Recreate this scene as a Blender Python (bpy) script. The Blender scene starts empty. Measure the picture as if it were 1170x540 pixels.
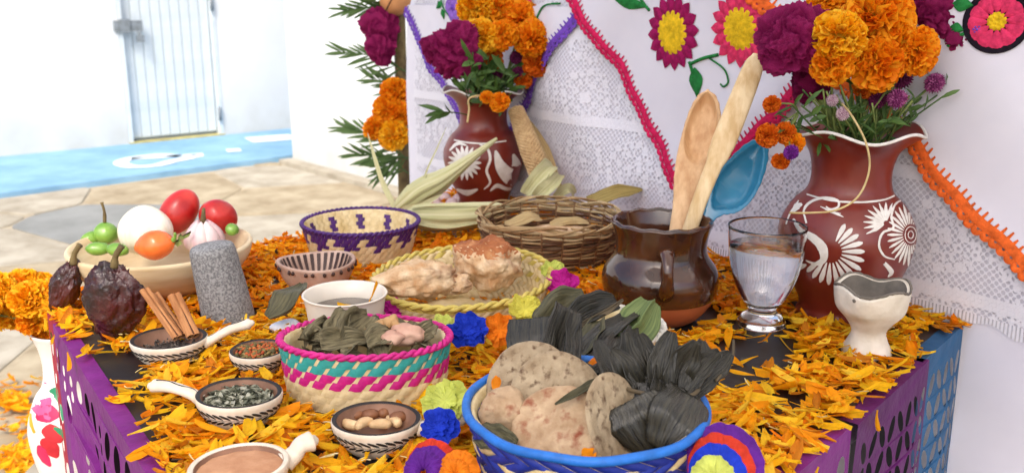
import bpy, bmesh, math, random
from mathutils import Vector, Matrix, Quaternion, noise

random.seed(11)
R = math.radians
PI = math.pi
scene = bpy.context.scene
COL = scene.collection

# ------------------------------------------------------------------ camera
FPX, CX, CY, CAMH, PITCH = 1100.0, 585.0, 270.0, 0.35, R(14.5)
cam_d = bpy.data.cameras.new('camera')
cam = bpy.data.objects.new('camera', cam_d)
COL.objects.link(cam)
cam.location = (0, 0, CAMH)
cam.rotation_euler = (R(90) - PITCH, 0, 0)
cam_d.sensor_width = 36
cam_d.lens = 36 * FPX / 1170
cam_d.clip_start = 0.02
cam_d.clip_end = 500
cam_d.dof.use_dof = True
cam_d.dof.focus_distance = 0.86
cam_d.dof.aperture_fstop = 11.0
scene.camera = cam

# ------------------------------------------------------------------ light
SUN_EL, SUN_AZ = R(48), R(194)       # azimuth clockwise from +Y
world = bpy.data.worlds.new('World')
scene.world = world
world.use_nodes = True
wn = world.node_tree
bg = wn.nodes['Background']
sky = wn.nodes.new('ShaderNodeTexSky')
sky.sky_type = 'NISHITA'
sky.sun_disc = False
sky.sun_elevation = SUN_EL
sky.sun_rotation = SUN_AZ
sky.air_density = 1.0
sky.dust_density = 4.0
sky.ozone_density = 1.0
wn.links.new(sky.outputs[0], bg.inputs[0])
bg.inputs[1].default_value = 0.15
sun_d = bpy.data.lights.new('sun', 'SUN')
sun_d.energy = 1.3
sun_d.angle = R(14)
sun_d.color = (1.0, 0.95, 0.88)
sun = bpy.data.objects.new('sun', sun_d)
COL.objects.link(sun)
sv = Vector((math.sin(SUN_AZ) * math.cos(SUN_EL), math.cos(SUN_AZ) * math.cos(SUN_EL), math.sin(SUN_EL)))
sun.rotation_euler = sv.to_track_quat('Z', 'Y').to_euler()
sun.location = (0, 0, 6)
scene.view_settings.view_transform = 'Standard'
scene.view_settings.look = 'None'
scene.view_settings.gamma = 1.0
scene.view_settings.use_curve_mapping = False
scene.view_settings.exposure = 1.04

# ------------------------------------------------------------------ helpers
cP, sP = math.cos(PITCH), math.sin(PITCH)

def ray(u, v):
    a = (u - CX) / FPX
    b = (v - CY) / FPX
    return Vector((a, cP - b * sP, -sP - b * cP))

CAM = Vector((0, 0, CAMH))

def P(u, v, z=0.0):
    d = ray(u, v)
    return CAM + d * ((z - CAMH) / d.z)

def PZ(u, v, Z):
    return CAM + ray(u, v) * Z

def depth(p):
    return p.y * cP + (CAMH - p.z) * sP

def s2l(c):
    c = c / 255.0
    return c / 12.92 if c <= 0.04045 else ((c + 0.055) / 1.055) ** 2.4

def S(r, g, b):
    return (s2l(r), s2l(g), s2l(b), 1.0)

def mixc(a, b, t):
    return tuple(a[i] * (1 - t) + b[i] * t for i in range(3)) + (1.0,)

def nz(p, s=1.0, o=0.0):
    return noise.noise(Vector((p[0] * s + o, p[1] * s + o * 1.7, p[2] * s - o)))

def rot_z(v, a):
    c, s = math.cos(a), math.sin(a)
    return Vector((v[0] * c - v[1] * s, v[0] * s + v[1] * c, v[2]))

class MB:
    """collects geometry for ONE mesh"""
    def __init__(self):
        self.v, self.f, self.c, self.m, self.uv = [], [], [], [], {}

    def add(self, vs, fs, col=None, mi=0):
        o = len(self.v)
        self.v.extend([tuple(x) for x in vs])
        self.f.extend([tuple(i + o for i in f) for f in fs])
        cc = col if col else (1, 1, 1, 1)
        self.c.extend([cc] * len(vs))
        self.m.extend([mi] * len(fs))

    def grid(self, nu, nv, fn, cu=False, cv=False, col=None, mi=0, flip=False):
        vs, fs = [], []
        mu = nu if cu else nu + 1
        mv = nv if cv else nv + 1
        for j in range(mv):
            for i in range(mu):
                vs.append(fn(i / nu, j / nv))
        for j in range(nv):
            for i in range(nu):
                a = (j % mv) * mu + i % mu
                b = (j % mv) * mu + (i + 1) % mu
                c = ((j + 1) % mv) * mu + (i + 1) % mu
                d = ((j + 1) % mv) * mu + i % mu
                fs.append((a, d, c, b) if flip else (a, b, c, d))
        o = len(self.v)
        self.add(vs, fs, col, mi)
        for j in range(mv):
            for i in range(mu):
                self.uv[o + j * mu + i] = (i / nu, j / nv)
        return self

    def lathe(self, prof, seg=48, fn=None, col=None, mi=0, c=(0, 0, 0), sx=1, sy=1):
        n = len(prof)
        vs, fs = [], []
        for (r, z) in prof:
            for i in range(seg):
                a = 2 * PI * i / seg
                p = Vector((r * math.cos(a) * sx, r * math.sin(a) * sy, z))
                if fn:
                    p = fn(p, a)
                vs.append(p + Vector(c))
        for j in range(n - 1):
            for i in range(seg):
                k = (i + 1) % seg
                fs.append((j * seg + i, j * seg + k, (j + 1) * seg + k, (j + 1) * seg + i))
        self.add(vs, fs, col, mi)
        return self

    def tube(self, path, rad, seg=8, col=None, mi=0, caps=True, sq=1.0, up=None):
        path = [Vector(p) for p in path]
        n = len(path)
        if not isinstance(rad, (list, tuple)):
            rad = [rad] * n
        vs, fs = [], []
        prev = None
        for i, p in enumerate(path):
            t = (path[min(i + 1, n - 1)] - path[max(i - 1, 0)])
            if t.length < 1e-9:
                t = Vector((0, 0, 1))
            t.normalize()
            if prev is None:
                r0 = Vector(up) if up else (Vector((0, 0, 1)) if abs(t.z) < 0.9 else Vector((1, 0, 0)))
            else:
                r0 = prev
            x = r0 - t * r0.dot(t)
            if x.length < 1e-6:
                x = t.orthogonal()
            x.normalize()
            prev = x
            y = t.cross(x)
            for k in range(seg):
                a = 2 * PI * k / seg
                vs.append(p + x * (math.cos(a) * rad[i] * sq) + y * (math.sin(a) * rad[i]))
        for i in range(n - 1):
            for k in range(seg):
                k2 = (k + 1) % seg
                fs.append((i * seg + k, i * seg + k2, (i + 1) * seg + k2, (i + 1) * seg + k))
        if caps:
            fs.append(tuple(reversed(range(seg))))
            fs.append(tuple((n - 1) * seg + k for k in range(seg)))
        self.add(vs, fs, col, mi)
        return self

    def box(self, p0, p1, col=None, mi=0, M=None):
        x0, y0, z0 = p0
        x1, y1, z1 = p1
        vs = [Vector(q) for q in ((x0, y0, z0), (x1, y0, z0), (x1, y1, z0), (x0, y1, z0),
                                  (x0, y0, z1), (x1, y0, z1), (x1, y1, z1), (x0, y1, z1))]
        if M is not None:
            vs = [M @ q for q in vs]
        self.add(vs, [(0, 3, 2, 1), (4, 5, 6, 7), (0, 1, 5, 4), (1, 2, 6, 5), (2, 3, 7, 6), (3, 0, 4, 7)], col, mi)
        return self

    def prism(self, poly, z0, z1, col=None, mi=0):
        n = len(poly)
        vs = [Vector((p[0], p[1], z0)) for p in poly] + [Vector((p[0], p[1], z1)) for p in poly]
        fs = [tuple(reversed(range(n))), tuple(range(n, 2 * n))]
        for i in range(n):
            k = (i + 1) % n
            fs.append((i, k, n + k, n + i))
        self.add(vs, fs, col, mi)
        return self

    def blob(self, c, rx, ry, rz, amp=0.0, freq=8.0, sub=3, fn=None, col=None, mi=0, M=None, off=0.0, shape=None):
        bm = bmesh.new()
        bmesh.ops.create_icosphere(bm, subdivisions=sub, radius=1.0)
        bm.verts.ensure_lookup_table()
        vs = []
        for v in bm.verts:
            q = Vector(v.co)
            if shape:
                q = shape(q)
            d = 1.0 + amp * nz(q, freq / 4.0, off)
            if fn:
                d *= fn(q)
            p = Vector((q.x * rx * d, q.y * ry * d, q.z * rz * d))
            if M is not None:
                p = M @ p
            vs.append(p + Vector(c))
        fs = [tuple(x.index for x in f.verts) for f in bm.faces]
        bm.free()
        self.add(vs, fs, col, mi)
        return self

    def xform(self, M):
        self.v = [tuple(M @ Vector(p)) for p in self.v]
        return self

    def mesh(self, name, mats, smooth=True):
        me = bpy.data.meshes.new(name)
        me.from_pydata(self.v, [], self.f)
        if not isinstance(mats, (list, tuple)):
            mats = [mats]
        for m in mats:
            me.materials.append(m)
        if len(mats) > 1:
            me.polygons.foreach_set('material_index', self.m)
        me.polygons.foreach_set('use_smooth', [smooth] * len(me.polygons))
        at = me.color_attributes.new('Col', 'FLOAT_COLOR', 'POINT')
        at.data.foreach_set('color', [x for c in self.c for x in c])
        if self.uv:
            ul = me.uv_layers.new(name='UVMap')
            vi = [0] * len(me.loops)
            me.loops.foreach_get('vertex_index', vi)
            ul.data.foreach_set('uv', [x for i in vi for x in self.uv.get(i, (0.0, 0.0))])
        me.update()
        return me

    def build(self, name, mats, parent=None, smooth=True, world=False, kind=None):
        if world and parent is not None:
            o = parent.location
            self.v = [(p[0] - o.x, p[1] - o.y, p[2] - o.z) for p in self.v]
        return obj(name, self.mesh(name, mats, smooth), parent, kind)

def obj(name, me, parent=None, kind=None):
    o = bpy.data.objects.new(name, me)
    COL.objects.link(o)
    o.parent = parent
    if kind:
        o['kind'] = kind
    return o

def tag(o, label, cat, group=None):
    o['label'] = label
    o['category'] = cat
    if group:
        o['group'] = group
    return o

def thing(name, label, cat, loc=(0, 0, 0), group=None, rz=0.0):
    o = bpy.data.objects.new(name, None)
    COL.objects.link(o)
    o.empty_display_size = 0.02
    o.location = loc
    o.rotation_euler = (0, 0, rz)
    return tag(o, label, cat, group)

def subsurf(o, n=1):
    m = o.modifiers.new('subsurf', 'SUBSURF')
    m.levels = n
    m.render_levels = n
    return o

def frame(d, up=(0, 0, 1)):
    """matrix whose X runs along d, Z near up"""
    x = Vector(d).normalized()
    z = Vector(up) - x * Vector(up).dot(x)
    if z.length < 1e-6:
        z = x.orthogonal()
    z.normalize()
    y = z.cross(x)
    return Matrix((x, y, z)).transposed()

def smooth_path(pts, n=8):
    """Catmull-Rom through pts"""
    pts = [Vector(p) for p in pts]
    out = []
    for i in range(len(pts) - 1):
        p0 = pts[max(i - 1, 0)]
        p1, p2 = pts[i], pts[i + 1]
        p3 = pts[min(i + 2, len(pts) - 1)]
        for k in range(n):
            t = k / n
            out.append(0.5 * ((2 * p1) + (p2 - p0) * t + (2 * p0 - 5 * p1 + 4 * p2 - p3) * t * t
                              + (3 * p1 - p0 - 3 * p2 + p3) * t ** 3))
    out.append(pts[-1])
    return out

# ------------------------------------------------------------------ materials
MATS = {}

def mat(name, c1, c2=None, scale=20, rough=0.6, bump=0.0, bscale=None, spec=0.4, detail=4, lo=0.35, hi=0.65,
        trans=0.0, coat=0.0, attr=False, stretch=None, sheen=0.0, bdist=0.002, sss=0.0, attr_var=0.25, uvs=None):
    if name in MATS:
        return MATS[name]
    m = bpy.data.materials.new(name)
    m.use_nodes = True
    nt = m.node_tree
    N, Lk = nt.nodes, nt.links
    pr = N['Principled BSDF']
    pr.inputs['Roughness'].default_value = rough
    pr.inputs['Specular IOR Level'].default_value = spec
    if coat:
        pr.inputs['Coat Weight'].default_value = coat
        pr.inputs['Coat Roughness'].default_value = 0.08
    if sheen:
        pr.inputs['Sheen Weight'].default_value = sheen
    if sss:
        pr.inputs['Subsurface Weight'].default_value = sss
        pr.inputs['Subsurface Scale'].default_value = 0.006
    tc = N.new('ShaderNodeTexCoord')
    src = tc.outputs['Object']
    if uvs:
        src = tc.outputs['UV']
        stretch = (uvs[0], uvs[1], 1.0)
    if stretch:
        mp = N.new('ShaderNodeMapping')
        mp.inputs['Scale'].default_value = stretch
        Lk.new(src, mp.inputs['Vector'])
        src = mp.outputs[0]
    no = N.new('ShaderNodeTexNoise')
    no.inputs['Scale'].default_value = scale
    no.inputs['Detail'].default_value = detail
    no.inputs['Roughness'].default_value = 0.6
    Lk.new(src, no.inputs['Vector'])
    ra = N.new('ShaderNodeValToRGB')
    ra.color_ramp.elements[0].position = lo
    ra.color_ramp.elements[1].position = hi
    if c2 is None:
        c2 = tuple(x * 0.72 for x in c1[:3]) + (1,)
    ra.color_ramp.elements[0].color = c2
    ra.color_ramp.elements[1].color = c1
    Lk.new(no.outputs['Fac'], ra.inputs['Fac'])
    colout = ra.outputs[0]
    if attr:
        ca = N.new('ShaderNodeVertexColor')
        ca.layer_name = 'Col'
        mx = N.new('ShaderNodeMixRGB')
        mx.blend_type = 'MULTIPLY'
        mx.inputs['Fac'].default_value = 1.0
        ra.color_ramp.elements[0].color = (1 - attr_var, 1 - attr_var, 1 - attr_var, 1)
        ra.color_ramp.elements[1].color = (1, 1, 1, 1)
        Lk.new(ca.outputs[0], mx.inputs[1])
        Lk.new(colout, mx.inputs[2])
        colout = mx.outputs[0]
    Lk.new(colout, pr.inputs['Base Color'])
    if bump:
        n2 = N.new('ShaderNodeTexNoise')
        n2.inputs['Scale'].default_value = bscale or scale * 3
        n2.inputs['Detail'].default_value = 5
        Lk.new(src, n2.inputs['Vector'])
        bp = N.new('ShaderNodeBump')
        bp.inputs['Strength'].default_value = bump
        bp.inputs['Distance'].default_value = bdist
        Lk.new(n2.outputs['Fac'], bp.inputs['Height'])
        Lk.new(bp.outputs[0], pr.inputs['Normal'])
    if trans:
        tr = N.new('ShaderNodeBsdfTranslucent')
        Lk.new(colout, tr.inputs['Color'])
        ms = N.new('ShaderNodeMixShader')
        ms.inputs[0].default_value = trans
        Lk.new(pr.outputs[0], ms.inputs[1])
        Lk.new(tr.outputs[0], ms.inputs[2])
        Lk.new(ms.outputs[0], N['Material Output'].inputs['Surface'])
    MATS[name] = m
    return m

M_wall = mat('white_plaster', S(214, 217, 219), S(205, 209, 212), 1.6, 0.85, 0.4, 9, 0.2, bdist=0.004)
# splash dirt along the foot of the plaster walls
_nt = M_wall.node_tree
_pr = _nt.nodes['Principled BSDF']
_src = _pr.inputs['Base Color'].links[0].from_socket
_tc = _nt.nodes.new('ShaderNodeTexCoord')
_sp = _nt.nodes.new('ShaderNodeSeparateXYZ')
_nt.links.new(_tc.outputs['Object'], _sp.inputs[0])
_mr = _nt.nodes.new('ShaderNodeMapRange')
_mr.inputs['From Min'].default_value = -0.25
_mr.inputs['From Max'].default_value = -0.76
_nt.links.new(_sp.outputs[2], _mr.inputs['Value'])
_no = _nt.nodes.new('ShaderNodeTexNoise')
_no.inputs['Scale'].default_value = 5.0
_no.inputs['Detail'].default_value = 7
_nt.links.new(_tc.outputs['Object'], _no.inputs['Vector'])
_mu = _nt.nodes.new('ShaderNodeMath')
_mu.operation = 'MULTIPLY'
_nt.links.new(_mr.outputs[0], _mu.inputs[0])
_nt.links.new(_no.outputs['Fac'], _mu.inputs[1])
_mx = _nt.nodes.new('ShaderNodeMixRGB')
_mx.inputs[2].default_value = S(168, 164, 152)
_nt.links.new(_mu.outputs[0], _mx.inputs[0])
_nt.links.new(_src, _mx.inputs[1])
_nt.links.new(_mx.outputs[0], _pr.inputs['Base Color'])
M_slab = mat('blue_paint', S(134, 174, 202), S(112, 152, 182), 3.2, 0.75, 0.4, 40, 0.25)
M_mark = mat('white_road_paint', S(236, 240, 242), S(200, 216, 228), 5, 0.7, 0.1, 40)
M_ground = mat('mortar', S(176, 164, 142), S(158, 146, 124), 3, 0.9, 0.5, 50, 0.2, bdist=0.004)
M_stoneA = mat('flagstone_beige', S(170, 158, 134), S(138, 124, 100), 5.5, 0.85, 0.9, 22, 0.25, bdist=0.004)
M_stoneB = mat('flagstone_pale', S(174, 167, 152), S(142, 134, 118), 5.0, 0.85, 0.9, 22, 0.25, bdist=0.004)
M_stoneC = mat('flagstone_grey', S(138, 140, 138), S(118, 120, 118), 3.0, 0.85, 0.5, 30, 0.25, bdist=0.004)
M_door = mat('pale_blue_door_paint', S(206, 214, 218), S(190, 200, 206), 6, 0.5, 0.1, 30)
M_metal = mat('grey_metal', S(132, 140, 146), S(108, 114, 118), 30, 0.45, 0.1, 90)
M_thresh = mat('yellowed_threshold', S(190, 180, 120), S(160, 150, 100), 12, 0.8, 0.3)
M_black = mat('black_tabletop', S(38, 37, 40), S(28, 27, 30), 14, 0.42, 0.08, 120, 0.4)
M_cloth = mat('white_cotton', S(220, 218, 228), S(210, 208, 220), 6, 0.9, 0.25, 900, 0.15, bdist=0.0004, sheen=0.1)
M_petal = mat('marigold_petal', (1, 1, 1, 1), None, 160, 0.62, 0.25, 500, 0.18, attr=True, trans=0.40, attr_var=0.16)
M_fibre = mat('dry_fibre', (1, 1, 1, 1), None, 120, 0.7, attr=True)
M_bloom = mat('bloom_petal', (1, 1, 1, 1), None, 110, 0.6, 0.1, 400, 0.2, attr=True, trans=0.36, attr_var=0.15)
M_cox = mat('coxcomb_velvet', (1, 1, 1, 1), None, 60, 0.8, 1.0, 160, 0.12, attr=True, bdist=0.02, attr_var=0.3)
M_leaf = mat('green_leaf', S(86, 116, 54), S(52, 80, 36), 40, 0.5, 0.3, 160, 0.35, trans=0.15)
M_palm = mat('palm_leaf', S(98, 126, 66), S(50, 80, 42), 1.0, 0.5, 0.3, 2.0, 0.35, trans=0.12, uvs=(9, 1.2))
M_stem = mat('green_stem', S(120, 134, 70), S(90, 104, 52), 60, 0.6)
M_terra = mat('red_burnished_clay', S(122, 44, 32), S(104, 34, 26), 14, 0.3, 0.12, 70, 0.5)
M_slip = mat('white_slip', S(226, 222, 216), S(206, 200, 192), 70, 0.6, 0.3, 200)
M_wood_pale = mat('pale_wood', S(222, 190, 150), S(204, 168, 124), 9, 0.55, 0.15, 90, 0.3, stretch=(1, 1, 6))
M_straw = mat('natural_straw', S(224, 206, 164), S(198, 174, 124), 60, 0.6, 0.3, 260, 0.3)
# ================================================================== THE SETTING
GZ = -0.75                                   # ground level; the altar table top is z = 0
g = MB()
g.add([(-150, -150, GZ), (150, -150, GZ), (150, 150, GZ), (-150, 150, GZ)], [(0, 1, 2, 3)])
ground = g.build('ground', M_ground, smooth=False)
ground['kind'] = 'structure'

slab_a = P(0, 228, GZ).xy
slab_b = P(334, 183, GZ).xy
sdir = (slab_b - slab_a).normalized()
snrm = Vector((-sdir.y, sdir.x))             # away from the camera
wall_a = P(0, 185, GZ).xy
wall_b = P(330, 152, GZ).xy
wdir = (wall_b - wall_a).normalized()
wnrm = Vector((wdir.y, -wdir.x))             # towards the camera
aw_a = P(335, 186, GZ).xy                    # end corner of the wall behind the altar
aw_b = P(445, 216, GZ).xy
adir = (aw_b - aw_a).normalized()
anrm = Vector((adir.y, -adir.x))
if anrm.dot(Vector((-aw_a.x, -aw_a.y))) < 0:
    anrm = -anrm

# ---- flagstones, each one a piece of the ground
def clip(poly, p, n):
    out = []
    for i in range(len(poly)):
        a, b = poly[i], poly[(i + 1) % len(poly)]
        da, db = (a - p).dot(n), (b - p).dot(n)
        if da <= 0:
            out.append(a)
        if da * db < 0:
            out.append(a + (b - a) * (da / (da - db)))
    return out

rs = random.Random(5)
seeds = []
step = 0.85
y = 0.2
row = 0
while y < 7.6:
    x = -5.2 + (row % 2) * 0.3
    while x < 2.6:
        seeds.append(Vector((x + rs.uniform(-.24, .24), y + rs.uniform(-.2, .2))))
        x += step * rs.uniform(0.85, 1.3)
    y += step * 0.72
    row += 1
grey_spot = P(118, 243, GZ).xy
for i, sd in enumerate(seeds):
    if (sd - slab_a).dot(snrm) > 0.25 or (sd - aw_a).dot(anrm) < -0.25:
        continue
    if sd.x > 0.35 and sd.y > 2.0:
        continue
    poly = [sd + Vector(q) for q in ((-1, -1), (1, -1), (1, 1), (-1, 1))]
    for j, o in enumerate(seeds):
        if i != j and (o - sd).length < 2:
            n = (o - sd).normalized()
            poly = clip(poly, (sd + o) / 2 - n * 0.008, n)
            if len(poly) < 3:
                break
    poly = clip(poly, slab_a - snrm * 0.01, snrm)
    if len(poly) >= 3:
        poly = clip(poly, aw_a + anrm * 0.10, -anrm)
    if len(poly) < 3:
        continue
    # chop the corners so that stones are not razor polygons
    pts = []
    for k in range(len(poly)):
        a, b, c = poly[k - 1], poly[k], poly[(k + 1) % len(poly)]
        if (a - b).length < 0.03 or (c - b).length < 0.03:
            pts.append(b)
            continue
        pts.append(b + (a - b) * min(0.2, 0.03 / (a - b).length))
        pts.append(b + (c - b) * min(0.2, 0.03 / (c - b).length))
    cen = sum(pts, Vector((0, 0))) / len(pts)
    h = 0.006 + rs.random() * 0.004
    m = MB()
    n = len(pts)
    lay = []
    for (sc_, zz) in ((1.0, -0.004), (1.0, h * 0.6), (0.97, h)):
        lay += [Vector(((q.x - cen.x) * sc_, (q.y - cen.y) * sc_, zz)) for q in pts]
    fs = [tuple(range(2 * n, 3 * n))]
    for l in range(2):
        for k in range(n):
            k2 = (k + 1) % n
            fs.append((l * n + k, l * n + k2, (l + 1) * n + k2, (l + 1) * n + k))
    m.add(lay, fs)
    mm = M_stoneC if (sd - grey_spot).length < 0.3 or rs.random() < 0.04 else rs.choice([M_stoneA, M_stoneA, M_stoneB, M_stoneB])
    o = m.build('flagstone', mm, ground, smooth=False)
    o.location = (cen.x, cen.y, GZ)

# ---- raised blue painted slab along the far wall
m = MB()
q0 = slab_a - sdir * 4
q1 = slab_b + sdir * 1.5
m.prism([q0, q1, q1 + snrm * 2.6, q0 + snrm * 3.2], GZ - 0.02, GZ + 0.035)
slab = m.build('pavement', M_slab, smooth=False)
slab['kind'] = 'structure'
slab['label'] = 'blue painted slab along the far white wall'
SZ = GZ + 0.035

def paint_stroke(px, w, name='painted_marking'):
    pts = smooth_path([P(u, v, SZ + 0.004) for u, v in px], 8)
    mb = MB()
    def fn(a, b):
        k = a * (len(pts) - 1)
        i = min(int(k), len(pts) - 2)
        p = pts[i].lerp(pts[i + 1], k - i)
        t = (pts[i + 1] - pts[i]).normalized()
        s = Vector((-t.y, t.x, 0))
        return p + s * (b - 0.5) * w
    mb.grid(len(pts) - 1, 1, fn)
    return mb.build(name, M_mark, slab, smooth=False)

paint_stroke([(206, 178), (180, 177), (148, 181), (138, 186), (150, 190), (176, 189), (197, 184)], 0.09)
paint_stroke([(150, 181), (200, 178), (232, 176)], 0.09)
paint_stroke([(196, 184), (212, 181), (228, 177)], 0.09)
paint_stroke([(259, 172), (275, 171)], 0.13)
paint_stroke([(284, 160), (336, 156)], 0.26)

# ---- far wall with the door opening
def wall_s(u):                               # distance along the far wall for an image column at its foot
    d = ray(u, 165)
    den = d.x * wnrm.x + d.y * wnrm.y
    t = (wall_a.x * wnrm.x + wall_a.y * wnrm.y) / den
    return (Vector((d.x * t, d.y * t)) - wall_a).dot(wdir)
ds0, ds1 = wall_s(148), wall_s(257)
def wpt(s, off, z):
    q = wall_a + wdir * s + wnrm * off
    return Vector((q.x, q.y, z))
WM = Matrix(((wdir.x, wnrm.x, 0, wall_a.x), (wdir.y, wnrm.y, 0, wall_a.y), (0, 0, 1, 0), (0, 0, 0, 1)))
DT = SZ + 2.05
m = MB()
m.box((-6, -0.3, GZ - .05), (ds0, 0, 2.6), M=WM)
m.box((ds1, -0.3, GZ - .05), (4.5, 0, 2.6), M=WM)
m.box((ds0, -0.3, DT), (ds1, 0, 2.6), M=WM)
fw = m.build('wall', M_wall, smooth=False)
tag(fw, 'far sunlit white plaster wall around the pale blue door', 'wall')

door = thing('door', 'pale blue metal door of vertical slats in the far white wall', 'door', wpt((ds0 + ds1) / 2, -0.05, SZ))
door.rotation_euler = (0, 0, math.atan2(wdir.y, wdir.x))
dw = ds1 - ds0
m = MB()
m.box((-dw / 2 + .004, 0.03, 0.012), (dw / 2 - .004, 0.05, DT - SZ - .004))
m.build('backing', M_door, door, smooth=False)
fr = MB()
for sx in (-1, 1):
    fr.box((sx * (dw / 2 - .016) - .014, -.055, 0.0), (sx * (dw / 2 - .016) + .014, 0.025, DT - SZ - .006))
fr.build('door_frame', M_door, door, smooth=False)
nsl = 9
wsl = (dw - 0.07) / nsl
m = MB()
m.box((-wsl / 2 + .0015, -.006, 0.03), (wsl / 2 - .0015, .026, DT - SZ - .02))
m.box((-wsl / 2 + .006, -.010, 0.035), (wsl / 2 - .006, -.0062, DT - SZ - .025))
slm = m.mesh('slat', M_door, False)
for i in range(nsl):
    o = obj('slat', slm, door)
    o.location = (-dw / 2 + 0.035 + wsl * (i + .5), 0, 0)
m = MB().box((-dw / 2, -.07, 0.0), (dw / 2, .02, .010))
m.build('threshold', M_thresh, door, smooth=False)
m = MB()
zl = PZ(143, 27, depth(door.location)).z - SZ
m.box((-dw / 2 - .03, -.075, zl - .035), (-dw / 2 + .16, -.056, zl + .035))
m.box((-dw / 2 + .0, -.09, zl - .045), (-dw / 2 + .07, -.076, zl + .045))
la = m.build('latch', M_metal, door, smooth=False)
m = MB().tube(smooth_path([(-dw / 2 + .12, -.085, zl - .03), (-dw / 2 + .125, -.09, zl - .07), (-dw / 2 + .14, -.085, zl - .03)], 5), .005, 6)
m.box((-dw / 2 + .105, -.10, zl - .11), (-dw / 2 + .155, -.08, zl - .065))
m.build('padlock', M_metal, la, smooth=False)
for zz in (0.16, 0.95, 1.75):
    m = MB().tube([(dw / 2 - .03, -.07, zz - .05), (dw / 2 - .03, -.07, zz + .05)], .012, 8)
    m.build('hinge', M_metal, door)

# ---- white wall behind the altar, seen at its end corner
AM = Matrix(((adir.x, -anrm.x, 0, aw_a.x), (adir.y, -anrm.y, 0, aw_a.y), (0, 0, 1, 0), (0, 0, 0, 1)))
m = MB().box((0, 0, GZ - .05), (7.5, 0.35, 2.6), M=AM)
aw = m.build('wall', M_wall, smooth=False)
tag(aw, 'near white plaster wall behind the altar with its end corner showing', 'wall')
m = MB().box((-.02, -.09, GZ - .02), (7.5, -.004, GZ + .03), M=AM)
kb = m.build('kerb', M_stoneB, smooth=False)
kb['kind'] = 'structure'

# ---- unseen cotton sheet on poles, added above the frame to shade the altar softly
M_awn = mat('added_awning_cotton', S(252, 250, 247), S(246, 244, 240), 3, .9, .0, 300, .1, trans=.55)
m = MB()
def awn(x, y):
    X, Y = -0.75 + 3.9 * x, -0.9 + 3.3 * y
    return Vector((X, Y, 1.55 - .10 * math.sin(PI * x) * math.sin(PI * y) + .12 * y))
m.grid(24, 18, awn)
added_awning = thing('added_awning', 'unseen white cotton sheet on poles added to shade the altar', 'added_awning', (1.0, .75, GZ))
m.build('added_awning_sheet', M_awn, added_awning, world=True)
for (X, Y) in ((-.73, -.88), (3.13, -.88), (3.13, 2.38)):
    m = MB().tube([(X, Y, GZ + .001), (X, Y, 1.62)], .018, 10)
    m.build('pole', M_metal, added_awning, world=True)

# ================================================================== ALTAR: table, raised tier, cloths
TL, TN, TR, TB = Vector((-.520, 1.030)), Vector((-.053, .335)), Vector((.478, .972)), Vector((-.078, 1.672))
table = thing('altar_table', 'black topped altar table covered with orange petals and dishes', 'table', (0, 1.05, GZ))
quad = [TN, TR, TB, TL]
cen = sum(quad, Vector((0, 0))) / 4
m = MB().prism(quad, -0.022, 0.0)
m.build('tabletop', M_black, table, smooth=False, world=True)
for q in quad:
    c = q + (cen - q) * 0.13
    m = MB().box((c.x - .025, c.y - .025, GZ), (c.x + .025, c.y + .025, -.0225))
    m.build('leg', M_black, table, smooth=False, world=True)

# cloth plane
CE = Vector((.613, -.790, 0)).normalized()
CN = Vector((-.790, -.613, 0)).normalized()   # towards the camera side
C0 = Vector((.47, 1.0, 0))
def cl_sz(u, v):
    d = ray(u, v)
    t = (C0 - CAM).dot(CN) / d.dot(CN)
    p = CAM + d * t
    return (p - C0).dot(CE), p.z
def cl_fold(s, z):
    f = 0.0105 * nz((s * 5 + z * 2.5, z * 2.2 - s, .3)) + .0035 * nz((s * 11 - z * 7, z * 5 + s * 3, 1.3)) + 0.0016 * math.sin(s * 21 + z * 7) * (0.4 + 0.6 * nz((s * 2, z * 2, 4)))
    for (ca, cb, cc, ww, hh) in ((.60, .80, .10, .035, .007), (.75, .66, .20, .05, .006), (-.5, .86, .30, .04, .005), (.45, .89, -.12, .05, .006), (.9, .43, -.45, .05, .007), (-.8, .6, .62, .05, .006), (.8, .6, -.62, .04, .005)):
        d_ = (s * ca + z * cb - cc) / ww
        f += hh * math.exp(-d_ * d_ * (3.0 if d_ > 0 else 1.0))
    return f + 0.004
def cl_pt(s, z, off):
    return C0 + CE * s + Vector((0, 0, z)) + CN * (off + cl_fold(s, z))
S0 = cl_sz(469, 120)[0]
S1 = 0.42
TT = 0.347
def corner_top(s):                            # cloth top dips round the left corner of the tier
    t = max(0.0, 1 - (s - S0) / 0.05)
    return TT - 0.055 * t * t

tier = thing('altar_tier', 'raised back tier of the altar under the white cloths', 'altar', (C0.x, C0.y, GZ))
def tierpt(a, b, z):
    return C0 + CE * a - CN * b + Vector((0, 0, z))
m = MB()
vs = [tierpt(a, b, z) for z in (GZ, TT - .08) for a, b in ((S0 + .03, .012), (S1 - .01, .012), (S1 - .01, .45), (S0 + .03, .45))]
m.add(vs, [(0, 1, 5, 4), (1, 2, 6, 5), (2, 3, 7, 6), (3, 0, 4, 7), (4, 5, 6, 7), (0, 3, 2, 1)])
m.build('tier_block', M_wood_pale, tier, smooth=False, world=True)

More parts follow.
